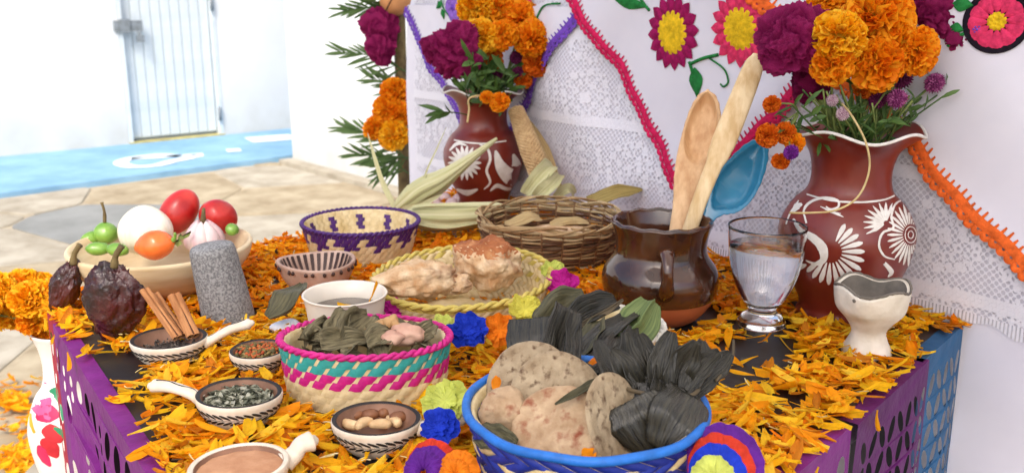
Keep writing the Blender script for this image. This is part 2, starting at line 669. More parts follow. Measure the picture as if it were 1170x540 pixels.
# under cloth: front drop to the floor, over the top, down the left end
m = MB()
def under(a, b):
    s = S0 + (S1 - S0) * a
    if b < 0.7:
        z = GZ + .01 + (corner_top(s) - GZ - .01) * (b / 0.7)
        deep = 0.0
        drape = max(0.0, -z) * 0.05 * (0.5 + math.sin(s * 17) * .35 + math.sin(s * 7.3 + 1) * .5)
        return cl_pt(s, z, -.0012 + drape)
    k = (b - .7) / .3
    p = cl_pt(s, corner_top(s), -.0012)
    return p - CN * (0.47 * k) + Vector((0, 0, .004 * math.sin(k * 3)))
m.grid(90, 70, under)
def under_end(a, b):
    z = GZ + .01 + (corner_top(S0) - GZ - .01) * b
    return cl_pt(S0, z, -.0012) - CN * (.47 * a) - CE * (.012 * math.sin(a * 9) ** 2 * (1 - b))
m.grid(16, 24, under_end)
uc = m.build('under_cloth', M_cloth)
tag(uc, 'plain white under cloth draped over the tier and falling to the floor', 'cloth')

# lace overlay
def lace_material():
    mt = bpy.data.materials.new('crochet_lace')
    mt.use_nodes = True
    nt = mt.node_tree
    N, L = nt.nodes, nt.links
    pr = N['Principled BSDF']
    pr.inputs['Base Color'].default_value = S(222, 221, 230)
    pr.inputs['Roughness'].default_value = 0.9
    pr.inputs['Specular IOR Level'].default_value = 0.1
    uv = N.new('ShaderNodeUVMap')
    def math_(op, a, b=None, c=None):
        n = N.new('ShaderNodeMath')
        n.operation = op
        for i, x in enumerate((a, b, c)):
            if x is None:
                continue
            if isinstance(x, (int, float)):
                n.inputs[i].default_value = x
            else:
                L.new(x, n.inputs[i])
        return n.outputs[0]
    sp = N.new('ShaderNodeSeparateXYZ')
    L.new(uv.outputs[0], sp.inputs[0])
    x, z = sp.outputs[0], sp.outputs[1]
    # square net
    k = 2 * PI / 0.0112
    a = math_('SINE', math_('MULTIPLY', math_('ADD', x, z), k * 0.7))
    b = math_('SINE', math_('MULTIPLY', math_('SUBTRACT', x, z), k * 0.7))
    net = math_('MULTIPLY', a, b)                       # +-1 checker
    hole = math_('GREATER_THAN', math_('ABSOLUTE', net), 0.34)
    # solid worked motifs: big scalloped rosettes and bands
    wv = N.new('ShaderNodeTexVoronoi')
    wv.inputs['Scale'].default_value = 10.5
    wv.inputs['Randomness'].default_value = 0.0
    L.new(uv.outputs[0], wv.inputs['Vector'])
    dist = wv.outputs['Distance']
    ang = N.new('ShaderNodeTexNoise')
    ang.inputs['Scale'].default_value = 45
    L.new(uv.outputs[0], ang.inputs['Vector'])
    dd = math_('ADD', dist, math_('MULTIPLY', math_('SUBTRACT', ang.outputs['Fac'], 0.5), 0.5))
    pet = math_('MULTIPLY', math_('SINE', math_('MULTIPLY', math_('ADD', x, math_('MULTIPLY', z, 1.7)), 2 * PI / 0.030)), math_('SINE', math_('MULTIPLY', math_('SUBTRACT', z, math_('MULTIPLY', x, 1.7)), 2 * PI / 0.030)))
    dd = math_('ADD', dist, math_('MULTIPLY', pet, 0.07))
    ring = math_('LESS_THAN', math_('ABSOLUTE', math_('SUBTRACT', dd, 0.40)), 0.045)
    core = math_('MAXIMUM', math_('LESS_THAN', math_('ABSOLUTE', math_('SUBTRACT', dd, 0.22)), 0.04), math_('LESS_THAN', dd, 0.09))
    solid = math_('MAXIMUM', ring, core)
    band = math_('GREATER_THAN', math_('SINE', math_('MULTIPLY', z, 2 * PI / 0.125)), 0.93)
    solid = math_('MAXIMUM', solid, band)
    # the hem: a solid border with fine vertical bars
    hem = math_('LESS_THAN', z, 0.016)
    bars = math_('GREATER_THAN', math_('SINE', math_('MULTIPLY', x, 2 * PI / 0.0042)), 0.35)
    hole2 = math_('MULTIPLY', hole, math_('SUBTRACT', 1.0, solid))
    h1 = math_('MULTIPLY', hole2, math_('SUBTRACT', 1.0, hem))
    h2 = math_('MULTIPLY', math_('MULTIPLY', bars, hem), 0.6)
    holes = math_('MULTIPLY', math_('MAXIMUM', h1, h2), 0.92)
    bp = N.new('ShaderNodeBump')
    bp.inputs['Strength'].default_value = 0.5
    bp.inputs['Distance'].default_value = 0.001
    L.new(math_('ADD', math_('SUBTRACT', 1.0, hole), solid), bp.inputs['Height'])
    L.new(bp.outputs[0], pr.inputs['Normal'])
    tr = N.new('ShaderNodeBsdfTransparent')
    ms = N.new('ShaderNodeMixShader')
    L.new(holes, ms.inputs[0])
    L.new(pr.outputs[0], ms.inputs[1])
    L.new(tr.outputs[0], ms.inputs[2])
    L.new(ms.outputs[0], N['Material Output'].inputs['Surface'])
    return mt
M_lace = lace_material()
m = MB()
LS0 = S0 + 0.03
def lace(a, b):
    s = LS0 + (S1 - LS0) * a
    z0 = 0.004 + 0.004 * math.sin(s * 40) + .003 * math.sin(s * 130)
    z = z0 + (corner_top(s) - z0) * b
    return cl_pt(s, z, 0.001)
m.grid(150, 50, lace)
me = m.mesh('lace_cloth', M_lace)
ul = me.uv_layers['UVMap']
for lp in me.loops:
    p = Vector(me.vertices[lp.vertex_index].co)
    ul.data[lp.index].uv = ((p - C0).dot(CE), p.z)
lc = obj('lace_cloth', me)
tag(lc, 'white crochet lace cloth hanging down the back of the altar', 'lace cloth')

# ---- embroidered napkins laid cornerwise over the lace
def thread(name, c):
    return mat(name, c, tuple(x * .6 for x in c[:3]) + (1,), 130, 0.85, 0.8, 420, 0.15, bdist=0.0012)
T_purple = thread('purple_thread', S(118, 76, 186))
T_pink = thread('pink_thread', S(214, 36, 92))
T_orange = thread('orange_thread', S(232, 104, 42))
T_plum = thread('plum_thread', S(156, 22, 88))
T_rose = thread('rose_thread', S(224, 58, 104))
T_yellow = thread('yellow_thread', S(238, 196, 36))
T_green = thread('green_thread', S(40, 126, 62))
T_black = thread('black_thread', S(30, 22, 34))
T_lilac = thread('lilac_thread', S(150, 108, 206))

def napkin(label, a, corner, b, edge_mat, off):
    """a, corner, b are (s, z) on the cloth plane"""
    root = thing('embroidered_napkin', label, 'napkin', cl_pt(corner[0], corner[1], off), 'embroidered napkins over the lace')
    mb = MB()
    A_, K_, B_ = Vector(a), Vector(corner), Vector(b)
    def edge(p_, t_, ph):
        d_ = (K_ - p_)
        n_ = Vector((-d_.y, d_.x)).normalized()
        if n_.dot((A_ + B_) / 2 - K_) > 0:
            n_ = -n_
        L0 = d_.length
        w_ = math.sin(PI * min(1, max(0, t_)))
        return p_.lerp(K_, t_) + n_ * (w_ * (.010 * math.sin(t_ * 2.2 + ph) + .0045 * math.sin(t_ * L0 * 34 + ph * 2) + .002 * math.sin(t_ * L0 * 90 + ph)))
    def fn(x, y):
        e0 = edge(A_, y, off * 300)
        e1 = edge(B_, y, off * 300 + 2)
        q = e0.lerp(e1, x)
        zz = min(q.y, corner_top(q.x))
        return cl_pt(q.x, zz, off)
    mb.grid(40, 40, fn)
    mb.build('napkin_fabric', M_cloth, root, world=True)
    # crochet edging along both free edges
    for (p, q, sg) in ((A_, K_, 1), (B_, K_, -1)):
        L_ = (q - p).length
        t = (q - p) / L_
        n = Vector((-t.y, t.x)) * (-sg)         # outward
        if n.dot((A_ + B_) / 2 - K_) > 0:
            n = -n
        ed = MB()
        eph = off * 300 + (0 if sg == 1 else 2)
        k = 0
        pitch = 0.0105
        cnt = int(L_ / pitch)
        zmax = lambda q_: min(q_.y, corner_top(q_.x) + .002)
        def strip(x, y):
            q_ = edge(p, x, eph) + n * ((y - .35) * .010)
            return cl_pt(q_.x, zmax(q_), off + .0015 + .0012 * math.sin(y * PI))
        ed.grid(cnt * 2, 3, strip)
        for k in range(cnt):
            # outer scallop
            c = edge(p, pitch * (k + .5) / L_, eph) + n * .0065
            if c.y > corner_top(c.x) - .001:
                continue
            ring = []
            def sc(x, y):
                an = PI * x
                rr = .0070 * (0.25 + .75 * y)
                q_ = c + t * (math.cos(an) * rr) + n * (math.sin(an) * rr * 1.15)
                return cl_pt(q_.x, q_.y, off + .0012 + .0012 * math.sin(y * PI) + .0004 * math.sin(k * 2.1))
            ed.grid(8, 3, sc)
        for k in range(int(cnt * 1.35)):
            # inner stitch spikes
            c = edge(p, (k + .5) / (cnt * 1.35), eph) - n * .001
            ln = .0085 + .0015 * math.sin(k * 1.7)
            if c.y > corner_top(c.x) - .001:
                continue
            def spk(x, y):
                q_ = c - n * (ln * y) + t * ((x - .5) * .0036 * (1.0 - .45 * y))
                return cl_pt(q_.x, q_.y, off + .0012)
            ed.grid(1, 3, spk)
        ed.build('crochet_edge', edge_mat, root, world=True)
    return root

def embroider(root, off):
    """returns painters that add raised stitching at photo positions on the cloth"""
    def to(u, v):
        return Vector(cl_sz(u, v))
    def petal(name, c, ang, r0, r1, w, mt, mb=None):
        mb = mb or MB()
        d = Vector((math.cos(ang), math.sin(ang)))
        n = Vector((-d.y, d.x))
        def fn(x, y):
            prof = (math.sin(min(1, y * 1.35) * PI * .5) * (1 - max(0, (y - .55) / .45) ** 1.6)) if y < 1 else 0
            q = c + d * (r0 + (r1 - r0) * y) + n * ((x - .5) * w * max(prof, .02) * 1.6)
            return cl_pt(q.x, q.y, off + .0012 + .0026 * math.sin(x * PI) * math.sin(min(1, y + .15) * PI) ** .5)
        mb.grid(4, 7, fn)
        return mb
    def disc(c, r, h, lump=0):
        mb = MB()
        def fn(x, y):
            rr = r * y
            q = c + Vector((math.cos(2 * PI * x), math.sin(2 * PI * x))) * rr
            hh = h * (1 - y ** 4) + (lump * nz((q.x * 400, q.y * 400, 2)) if y < .95 else 0)
            return cl_pt(q.x, q.y, off + .0016 + hh)
        mb.grid(36, 10, fn, cu=True)
        return mb
    def line(pts, w, mt, name):
        pts = smooth_path([Vector((*to(u, v), 0)) for u, v in pts], 8)
        mb = MB()
        path = [cl_pt(p.x, p.y, off + .0016) for p in pts]
        mb.tube(path, w, 6)
        return mb.build(name, mt, root, world=True)
    def leaf(u0, v0, u1, v1, w, mt):
        a, b = to(u0, v0), to(u1, v1)
        an = math.atan2((b - a).y, (b - a).x)
        return petal('leaf', a, an, 0, (b - a).length, w, mt).build('embroidered_leaf', mt, root, world=True)
    def flower(u, v, rin, rout, n, mt, mt_in, wpet, ph=0.0, back=None):
        c = to(u, v)
        sc_ = (to(u + 10, v) - to(u - 10, v)).x / 20
        sz_ = depth(cl_pt(c.x, c.y, 0)) / FPX
        rin, rout, wpet = rin * sz_, rout * sz_, wpet * sz_
        base_ = disc(c, rout * (1.0 if back else .7), .0003).build('embroidered_flower', back or mt, root, world=True)
        def sub_(mb_, nm, mt_):
            o_ = mb_.build(nm, mt_, root, world=True)
            o_.parent = base_
        for k in range(n):
            sub_(petal('p', c, 2 * PI * k / n + ph, rin * .75, rout * (0.985 if back else 1), wpet, mt), 'embroidered_petal', mt)
        sub_(disc(c, rin, .0028, .0016), 'flower_centre', mt_in)
    return petal, disc, line, leaf, flower

zt = TT + 0.004
def szu(u, v):
    return cl_sz(u, v)
# purple edged napkin behind the left vase
nap1 = napkin('embroidered napkin with purple crochet edge behind the far left vase', (S0 + .006, .318), szu(566, 196), szu(668, 8), T_purple, 0.006)
pe, di, li, le, fl = embroider(nap1, 0.006)
fl(602, 4, 8, 21, 8, T_rose, T_yellow, 11)
fl(526, 9, 4, 17, 6, T_lilac, T_purple, 12)
le(612, 38, 612, 15, .018, T_green)
li([(618, 30), (630, 8), (648, 4)], .0016, T_green, 'embroidered_stem')
li([(520, 18), (514, 8), (512, -4)], .0014, T_green, 'embroidered_stem')
le(514, 22, 512, 10, .010, T_green)
le(506, 10, 512, 2, .009, T_green)
# pink edged napkin in the middle
c2 = szu(786, 210)
a2 = szu(655, -6)
b2 = szu(1068, -6)
nap2 = napkin('embroidered napkin with pink crochet edge and two sunflowers', (a2[0], zt), c2, (b2[0] + .02, zt), T_pink, 0.010)
pe, di, li, le, fl = embroider(nap2, 0.010)
fl(778, 37, 25, 43, 16, T_plum, T_yellow, 9.5, .1)
fl(859, 33, 25, 44, 16, T_rose, T_yellow, 9.5, .0)
li([(800, 72), (815, 66), (832, 62)], .0022, T_green, 'embroidered_stem')
li([(803, 88), (800, 76), (798, 70)], .0022, T_green, 'embroidered_stem')
li([(822, 66), (838, 78), (843, 92), (838, 98), (834, 95)], .0013, T_green, 'embroidered_tendril')
le(806, 110, 804, 76, .017, T_green)
li([(750, 12), (742, 2), (738, -8)], .0022, T_green, 'embroidered_stem')
le(748, 8, 712, 0, .012, T_green)
# orange edged napkin on the right
c3 = szu(1216, 330)
nap3 = napkin('embroidered napkin with orange crochet edge behind the right vase', (szu(868, -6)[0], zt), c3, (c3[0] + .34, zt), T_orange, 0.014)
pe, di, li, le, fl = embroider(nap3, 0.014)
fl(1152, 24, 11, 36, 12, T_rose, T_yellow, 15, .1, back=T_black)
li([(1118, 38), (1108, 42), (1100, 52)], .0018, T_green, 'embroidered_stem')
le(1128, 6, 1106, 4, .010, T_green)
le(1118, 34, 1103, 30, .008, T_green)
fl(1132, 33, 2, 6, 6, T_purple, T_purple, 4)
# ================================================================== cut tissue paper banners on the table edges
def tissue(name, c):
    return mat(name, c, tuple(x * .75 for x in c[:3]) + (1,), 26, 0.5, 0.8, 22, 0.3, trans=0.3, bdist=0.008)
PP_purple = tissue('purple_tissue', S(140, 48, 142))
PP_red = tissue('red_tissue', S(188, 36, 66))
PP_blue = tissue('blue_tissue', S(52, 110, 160))
PP_violet = tissue('violet_tissue', S(104, 34, 108))

def banner(label, p, q, nrm, drop, holes, mt, w0=0.0, off=0.004):
    """sheet hanging from edge p->q (2-D), holes = list of closed loops in (along, down)"""
    d = (q - p)
    ln = d.length
    d = d / ln
    cu = bpy.data.curves.new('banner', 'CURVE')
    cu.dimensions = '2D'
    cu.fill_mode = 'BOTH'
    def loop(pts):
        sp = cu.splines.new('POLY')
        sp.points.add(len(pts) - 1)
        for i, (x, y) in enumerate(pts):
            sp.points[i].co = (x, y, 0, 1)
        sp.use_cyclic_u = True
    top = [(ln * i / 12, 0) for i in range(13)]
    side = [(ln, drop * i / 10) for i in range(1, 10)]
    bot = []
    for i in range(24):
        a = 1 - i / 23
        bot.append((ln * a, drop - .012 * abs(math.sin(a * PI * 6))))
    loop(top + side + bot)
    for h in holes(ln, drop):
        loop(h)
    tmp = bpy.data.objects.new('tmp', cu)
    COL.objects.link(tmp)
    dg = bpy.context.evaluated_depsgraph_get()
    me = bpy.data.meshes.new_from_object(tmp.evaluated_get(dg))
    bpy.data.objects.remove(tmp)
    root_p = Vector((p.x, p.y, -.001))
    for v in me.vertices:
        a, b = v.co.x, v.co.y
        bulge = off + 0.004 * math.sin(a * 30) * min(1, b * 12) + .01 * b
        w = p + d * a + nrm * bulge
        v.co = Vector((w.x, w.y, .0016 - b)) - root_p
    me.materials.clear()
    me.materials.append(mt)
    o = obj('paper_banner', me)
    o.location = root_p
    # fold over onto the table top
    fm = MB()
    def fo(x, y):
        w = p + d * (ln * x) + nrm * (off - y * 0.016)
        return Vector((w.x, w.y, .0016)) - root_p
    fm.grid(8, 1, fo)
    fm.build('folded_edge', mt, o)
    tag(o, label, 'paper banner', 'cut paper banners on the table edges')
    return o

def ell(cx, cy, rx, ry, a=0, n=14):
    out = []
    for i in range(n):
        t = 2 * PI * i / n
        x, y = math.cos(t) * rx, math.sin(t) * ry
        out.append((cx + x * math.cos(a) - y * math.sin(a), cy + x * math.sin(a) + y * math.cos(a)))
    return out

def holes_round(ln, drop):
    out = []
    rr = random.Random(3)
    y = .035
    row = 0
    while y < drop - .03:
        x = .02 + (row % 2) * .018
        while x < ln - .014:
            k = rr.random()
            if k < .55:
                out.append(ell(x, y, .010, .013 + .003 * rr.random(), rr.uniform(-.6, .6)))
            elif k < .85:
                out.append(ell(x, y, .0055, .006))
                if y + .018 < drop - .02:
                    out.append(ell(x + .002, y + .016, .0045, .006))
            x += .034
        y += .036
        row += 1
    return out

def holes_slant(ln, drop):
    out = []
    y = .036
    row = 0
    rr = random.Random(8)
    while y < drop - .025:
        x = .014
        k = 0
        while x < ln - .013:
            out.append(ell(x, y, .0058, .0128, (.42 if (row + k) % 2 else -.42), 10))
            x += .0205 + rr.random() * .001
            k += 1
        y += .027
        row += 1
    return out

lnr = Vector((TN - TL)[:]).normalized()
ln_n = Vector((lnr.y, -lnr.x))
if ln_n.dot(cen - TL) > 0:
    ln_n = -ln_n
LL = (TN - TL).length
banner('crimson cut tissue banner at the far end of the left table edge', TL, TL + lnr * .075, ln_n, .42, holes_round, PP_red)
banner('purple cut tissue banner hanging down the left table edge', TL + lnr * .062, TL + lnr * .52, ln_n, .42, holes_round, PP_purple, off=.0075)
banner('purple cut tissue banner at the near corner of the left table edge', TL + lnr * .525, TN, ln_n, .42, holes_round, PP_purple)
rdr = (TN - TR).normalized()
rn = Vector((rdr.y, -rdr.x))
if rn.dot(cen - TR) > 0:
    rn = -rn
RL = (TN - TR).length
banner('blue cut tissue banner hanging at the right table corner by the cloth', TR, TR + rdr * .135, rn, .42, holes_slant, PP_blue)
banner('dark purple cut tissue banner beside the blue one on the right edge', TR + rdr * .125, TR + rdr * .31, rn, .42, holes_slant, PP_violet, off=.0075)
banner('violet cut tissue banner nearest the camera on the right table edge', TR + rdr * .315, TN, rn, .42, holes_round, PP_purple)

# ================================================================== vessels
def lathe_r(prof, z):
    best = None
    for (r0, z0), (r1, z1) in zip(prof, prof[1:]):
        if (z0 - z) * (z1 - z) <= 0 and abs(z1 - z0) > 1e-9:
            return r0 + (r1 - r0) * (z - z0) / (z1 - z0)
    return 0.0

def dense(prof, n=6):
    pts = smooth_path([Vector((r, z, 0)) for r, z in prof], n)
    return [(max(p.x, 0), p.y) for p in pts]

def hit_lathe(u, v, base, prof):
    """first point where the view ray through a photo position meets a turned surface"""
    d = ray(u, v)
    zmax = max(p[1] for p in prof)
    Zc = depth(Vector(base)) - 0.16
    prev = None
    for i in range(420):
        p = CAM + d * (Zc + i * .0008)
        lp = p - Vector(base)
        if lp.z < 0 or lp.z > zmax:
            continue
        r = lathe_r(prof, lp.z)
        if math.hypot(lp.x, lp.y) <= r:
            rad = Vector((lp.x, lp.y, 0)).normalized()
            dr = (lathe_r(prof, min(lp.z + .002, zmax)) - lathe_r(prof, max(lp.z - .002, 0))) / .004
            nrm = (rad - Vector((0, 0, dr))).normalized()
            return rad * r + Vector((0, 0, lp.z)), nrm
    return None

def slip_stroke(mb, px, widths, base, prof, off=.0007, n=6):
    """stroke in photo px laid on the real surface; widths in px"""
    pts = smooth_path([Vector((u, v, 0)) for u, v in px], n)
    m_ = len(pts)
    rows = []
    for i, p in enumerate(pts):
        t = pts[min(i + 1, m_ - 1)] - pts[max(i - 1, 0)]
        if t.length < 1e-6:
            continue
        t.normalize()
        nn = Vector((-t.y, t.x, 0))
        k = i / (m_ - 1) * (len(widths) - 1)
        a = min(int(k), len(widths) - 2)
        w = widths[a] + (widths[a + 1] - widths[a]) * (k - a)
        row = []
        for f in (-.5, 0, .5):
            h = hit_lathe(p.x + nn.x * w * f, p.y + nn.y * w * f, base, prof)
            if h is None:
                row = None
                break
            row.append(h[0] + h[1] * (off * (1.0 if f == 0 else .55)))
        if row:
            rows.append(row)
        elif rows and rows[-1] is not None:
            rows.append(None)
    vs, fs = [], []
    prev = None
    for row in rows:
        if row is None:
            prev = None
            continue
        o = len(vs)
        vs += row
        if prev is not None:
            for k in range(2):
                fs.append((prev + k, prev + k + 1, o + k + 1, o + k))
        prev = o
    if fs:
        mb.add(vs, fs)
    return mb

VASE = dense([(.0, 0.0), (.040, .0), (.047, .004), (.043, .016), (.048, .030), (.061, .055), (.0695, .085), (.069, .105),
              (.058, .127), (.0455, .140), (.0410, .152), (.0410, .168), (.0455, .184), (.056, .197), (.070, .206)], 5)

root_body = {}
def make_vase(label, base, sc_, cat='vase'):
    root = thing('clay_vase', label, cat, base)
    prof = [(r * sc_, z * sc_) for r, z in VASE]
    def wob(p, a):
        k = max(0, (p.z / sc_ - .185) / .021)
        w = k * .0042 * sc_ * (math.sin(a * 5 + .4) + .3 * math.sin(a * 2 + 1))
        return Vector((p.x, p.y, p.z + w))
    m = MB()
    full = prof[2:] + [(prof[-1][0] - .003, prof[-1][1] + .0005)] + [(max(r - .004 * sc_, .001), z) for r, z in reversed(prof) if z > .01 * sc_]
    m.lathe([(.0, .001)] + prof[2:3] + full[1:], 72, wob)
    vbody = m.build('body', M_terra, root)
    # white lip
    m = MB()
    lip = []
    for i in range(97):
        a = 2 * PI * i / 96
        r = prof[-1][0] - .001
        lip.append(wob(Vector((r * math.cos(a), r * math.sin(a), prof[-1][1])), a))
    m.tube(lip, .0017 * sc_, 6, caps=False)
    m.build('white_lip', M_slip, vbody)
    root_body[root.name] = vbody
    return root, prof

vb = P(958, 362)
vr, vprof = make_vase('large red clay vase with white flower motifs beside the glass', (vb.x, vb.y, 0.0), 1.0)
bv = Vector((vb.x, vb.y, 0))
motif = MB()
# neck line
slip_stroke(motif, [(922, 222), (950, 229), (980, 231), (1010, 228), (1030, 219)], [1.6, 2.2, 2.2, 1.6], bv, vprof)
# swirl on the left
slip_stroke(motif, [(922, 255), (919, 240), (928, 230), (943, 226), (957, 229), (958, 236), (950, 239), (944, 236)], [2, 3, 3, 2.4, 1.5], bv, vprof)
for k in range(3):
    slip_stroke(motif, [(938 + k * 5, 236 + k * 3), (948 + k * 5, 240 + k * 2.6), (958 + k * 3, 240 + k * 4)], [.8, 2.2, .6], bv, vprof)
slip_stroke(motif, [(907, 250), (915, 262), (930, 272), (940, 283), (941, 296), (932, 301), (921, 297)], [2, 5, 9, 11, 8, 4, 1], bv, vprof)
slip_stroke(motif, [(906, 243), (911, 236), (917, 233)], [2, 8, 2], bv, vprof)
slip_stroke(motif, [(899, 256), (903, 244), (913, 229)], [1.5, 2, 1.5], bv, vprof)
slip_stroke(motif, [(902, 290), (910, 304), (922, 302)], [6, 10, 2], bv, vprof)
# fan of petals
fc = (949, 287)
for k in range(14):
    an = R(-62 + k * 15.5)
    rr0, rr1 = 13, 41 - abs(k - 6.5) * .9
    slip_stroke(motif, [(fc[0] + math.cos(an) * rr0, fc[1] + math.sin(an) * rr0),
                        (fc[0] + math.cos(an) * (rr0 + rr1) / 2, fc[1] + math.sin(an) * (rr0 + rr1) / 2),
                        (fc[0] + math.cos(an) * rr1, fc[1] + math.sin(an) * rr1)], [.8, 2.6, 4.2, 5.6, 5.4, 1.6], bv, vprof, n=5)
# big round flower on the right
fc = (1040, 268)
for k in range(30):
    an = 2 * PI * k / 30
    slip_stroke(motif, [(fc[0] + math.cos(an) * 9, fc[1] + math.sin(an) * 12),
                        (fc[0] + math.cos(an) * 18, fc[1] + math.sin(an) * 25),
                        (fc[0] + math.cos(an) * 27, fc[1] + math.sin(an) * 36)], [.8, 2.8, 3.2, .9], bv, vprof, n=4)
for rr0 in (3, 6.5):
    slip_stroke(motif, [(fc[0] + math.cos(t / 12 * 2 * PI) * rr0, fc[1] + math.sin(t / 12 * 2 * PI) * rr0 * 1.4) for t in range(13)], [1, 1], bv, vprof, n=3)
slip_stroke(motif, [(1038, 226), (1024, 232), (1018, 246), (1020, 260), (1008, 266), (1004, 280), (1010, 292), (1022, 296)], [1.5, 2.6, 2.6, 2.6, 2.6, 1.2], bv, vprof)
for k in range(9):
    an = R(150 + k * 17)
    slip_stroke(motif, [(1012 + math.cos(an) * 3, 255 + math.sin(an) * 3), (1012 + math.cos(an) * 14, 255 + math.sin(an) * 14),
                        (1012 + math.cos(an) * 26, 255 + math.sin(an) * 24)], [.8, 4.2, .7], bv, vprof, n=4)
slip_stroke(motif, [(1010, 300), (1018, 310), (1014, 316)], [4, 6, 1], bv, vprof)
mo = motif.build('white_motif', M_slip, root_body[vr.name])
# the same motif again on the far side
o = obj('white_motif', mo.data, root_body[vr.name])
o.rotation_euler = (0, 0, PI)

vb2 = P(553, 237)
vl, vprof2 = make_vase('red clay vase with white flower motifs at the far left by the corn', (vb2.x, vb2.y, 0.0), .93)
bv = Vector((vb2.x, vb2.y, 0))
motif = MB()
slip_stroke(motif, [(519, 160), (535, 163), (555, 164), (578, 161)], [1.6, 1.8, 1.6], bv, vprof2)
fc = (531, 186)
for k in range(18):
    an = 2 * PI * k / 18
    slip_stroke(motif, [(fc[0] + math.cos(an) * 4, fc[1] + math.sin(an) * 4), (fc[0] + math.cos(an) * 12, fc[1] + math.sin(an) * 12),
                        (fc[0] + math.cos(an) * 19, fc[1] + math.sin(an) * 20)], [.8, 4.2, 3.8, .8], bv, vprof2, n=4)
slip_stroke(motif, [(548, 165), (557, 170), (560, 182), (556, 195), (560, 208), (553, 216)], [1.5, 3, 3, 3, 1.2], bv, vprof2)
slip_stroke(motif, [(566, 172), (572, 190), (584, 202), (590, 190), (586, 176)], [2, 13, 20, 12, 2], bv, vprof2)
slip_stroke(motif, [(560, 218), (568, 212), (580, 216), (590, 212)], [1.5, 5, 4, 1.2], bv, vprof2)
slip_stroke(motif, [(514, 172), (523, 164), (533, 166)], [2, 4, 1.5], bv, vprof2)
slip_stroke(motif, [(522, 216), (534, 220), (546, 216)], [2, 7, 2], bv, vprof2)
mo = motif.build('white_motif', M_slip, root_body[vl.name])
o = obj('white_motif', mo.data, root_body[vl.name])
o.rotation_euler = (0, 0, PI)

# ---- glazed brown pot with handle
M_glaze = mat('brown_glaze', S(78, 44, 26), S(44, 24, 16), 22, 0.13, 0.3, 40, 0.55, coat=0.4, bdist=0.002)
M_rawclay = mat('raw_clay', S(168, 92, 54), S(146, 76, 44), 18, 0.6, 0.2, 90)
pb = P(752, 364)
pot = thing('glazed_pot', 'dark brown glazed clay pot holding the spoons', 'pot', (pb.x, pb.y, 0))
PPROF = dense([(.0, .001), (.030, .001), (.042, .006), (.055, .022), (.0615, .042), (.0595, .058), (.050, .072), (.0475, .082), (.049, .096), (.0535, .110)], 5)
split = .030
def potw(p, a):
    k = max(0, (p.z - .098) / .012)
    return Vector((p.x * (1 + k * .004 * math.sin(a * 17)), p.y * (1 + k * .004 * math.sin(a * 17)), p.z + k * .0007 * math.sin(a * 13 + 1)))
low = [q for q in PPROF if q[1] <= split]
up = [q for q in PPROF if q[1] > split]
MB().lathe(low + [up[0]], 64).build('raw_clay_foot', M_rawclay, pot)
inner = [(q[0] - .005, q[1]) for q in reversed(PPROF) if q[1] > .05]
MB().lathe([(low[-1][0] + .0008, low[-1][1])] + [(r + .0008, z) for r, z in up] + [(PPROF[-1][0] - .003, .1125)] + inner + [(.0, .05)], 64, potw).build('glazed_body', M_glaze, pot)
# handle towards the camera right
ha = math.atan2(-pb.y, -pb.x + .10)
hd = Vector((math.cos(ha), math.sin(ha), 0))
path = smooth_path([hd * .046 + Vector((0, 0, .086)), hd * .066 + Vector((0, 0, .090)), hd * .078 + Vector((0, 0, .076)),
                    hd * .074 + Vector((0, 0, .058)), hd * .060 + Vector((0, 0, .046))], 6)
MB().tube(path, [.0075 + .002 * math.cos(i / (len(path) - 1) * 2 * PI) for i in range(len(path))], 12, sq=.75).build('handle', M_glaze, pot)

# ---- water glass
def glass_mat():
    m_ = bpy.data.materials.new('clear_glass')
    m_.use_nodes = True
    nt = m_.node_tree
    pr = nt.nodes['Principled BSDF']
    pr.inputs['Base Color'].default_value = (.98, .985, .99, 1)
    pr.inputs['Roughness'].default_value = 0.02
    pr.inputs['IOR'].default_value = 1.46
    pr.inputs['Transmission Weight'].default_value = 1.0
    # let light through to what stands behind and below
    lp = nt.nodes.new('ShaderNodeTexCoord')
    no = nt.nodes.new('ShaderNodeTexNoise')
    no.inputs['Scale'].default_value = 60
    nt.links.new(lp.outputs['Object'], no.inputs['Vector'])
    bp = nt.nodes.new('ShaderNodeBump')
    bp.inputs['Strength'].default_value = 0.03
    bp.inputs['Distance'].default_value = .001
    nt.links.new(no.outputs['Fac'], bp.inputs['Height'])
    nt.links.new(bp.outputs[0], pr.inputs['Normal'])
    return m_
M_glass = glass_mat()
M_water = bpy.data.materials.new('water')
M_water.use_nodes = True
_p = M_water.node_tree.nodes['Principled BSDF']
_p.inputs['Base Color'].default_value = (.97, .98, 1, 1)
_p.inputs['Roughness'].default_value = 0.0
_p.inputs['IOR'].default_value = 1.33
_p.inputs['Transmission Weight'].default_value = 1.0
gb = P(869, 379)
glass = thing('water_glass', 'clear footed glass of water between the pot and the vase', 'glass', (gb.x, gb.y, 0.008))
GO = dense([(.0240, .0), (.0255, .004), (.020, .011), (.0145, .016), (.0155, .021), (.022, .030), (.031, .048), (.0365, .070), (.0385, .090), (.0395, .107)], 4)
gi = [(max(r - .0011, .0), z) for r, z in GO if z > .024]
m = MB().lathe([(.0, .0)] + GO + [(GO[-1][0] - .0005, GO[-1][1] + .0003)] + list(reversed(gi)) + [(.008, .0245), (.0, .024)], 64)
m.build('glass_body', M_glass, glass)
wi = [(max(r - .0008, 0), z) for r, z in GO if .026 < z < .0855]
m = MB().lathe([(.0, .0235), (.008, .0238)] + wi + [(wi[-1][0] * .98, .0865), (.0, .0865)], 64)
m.build('water', M_water, glass)

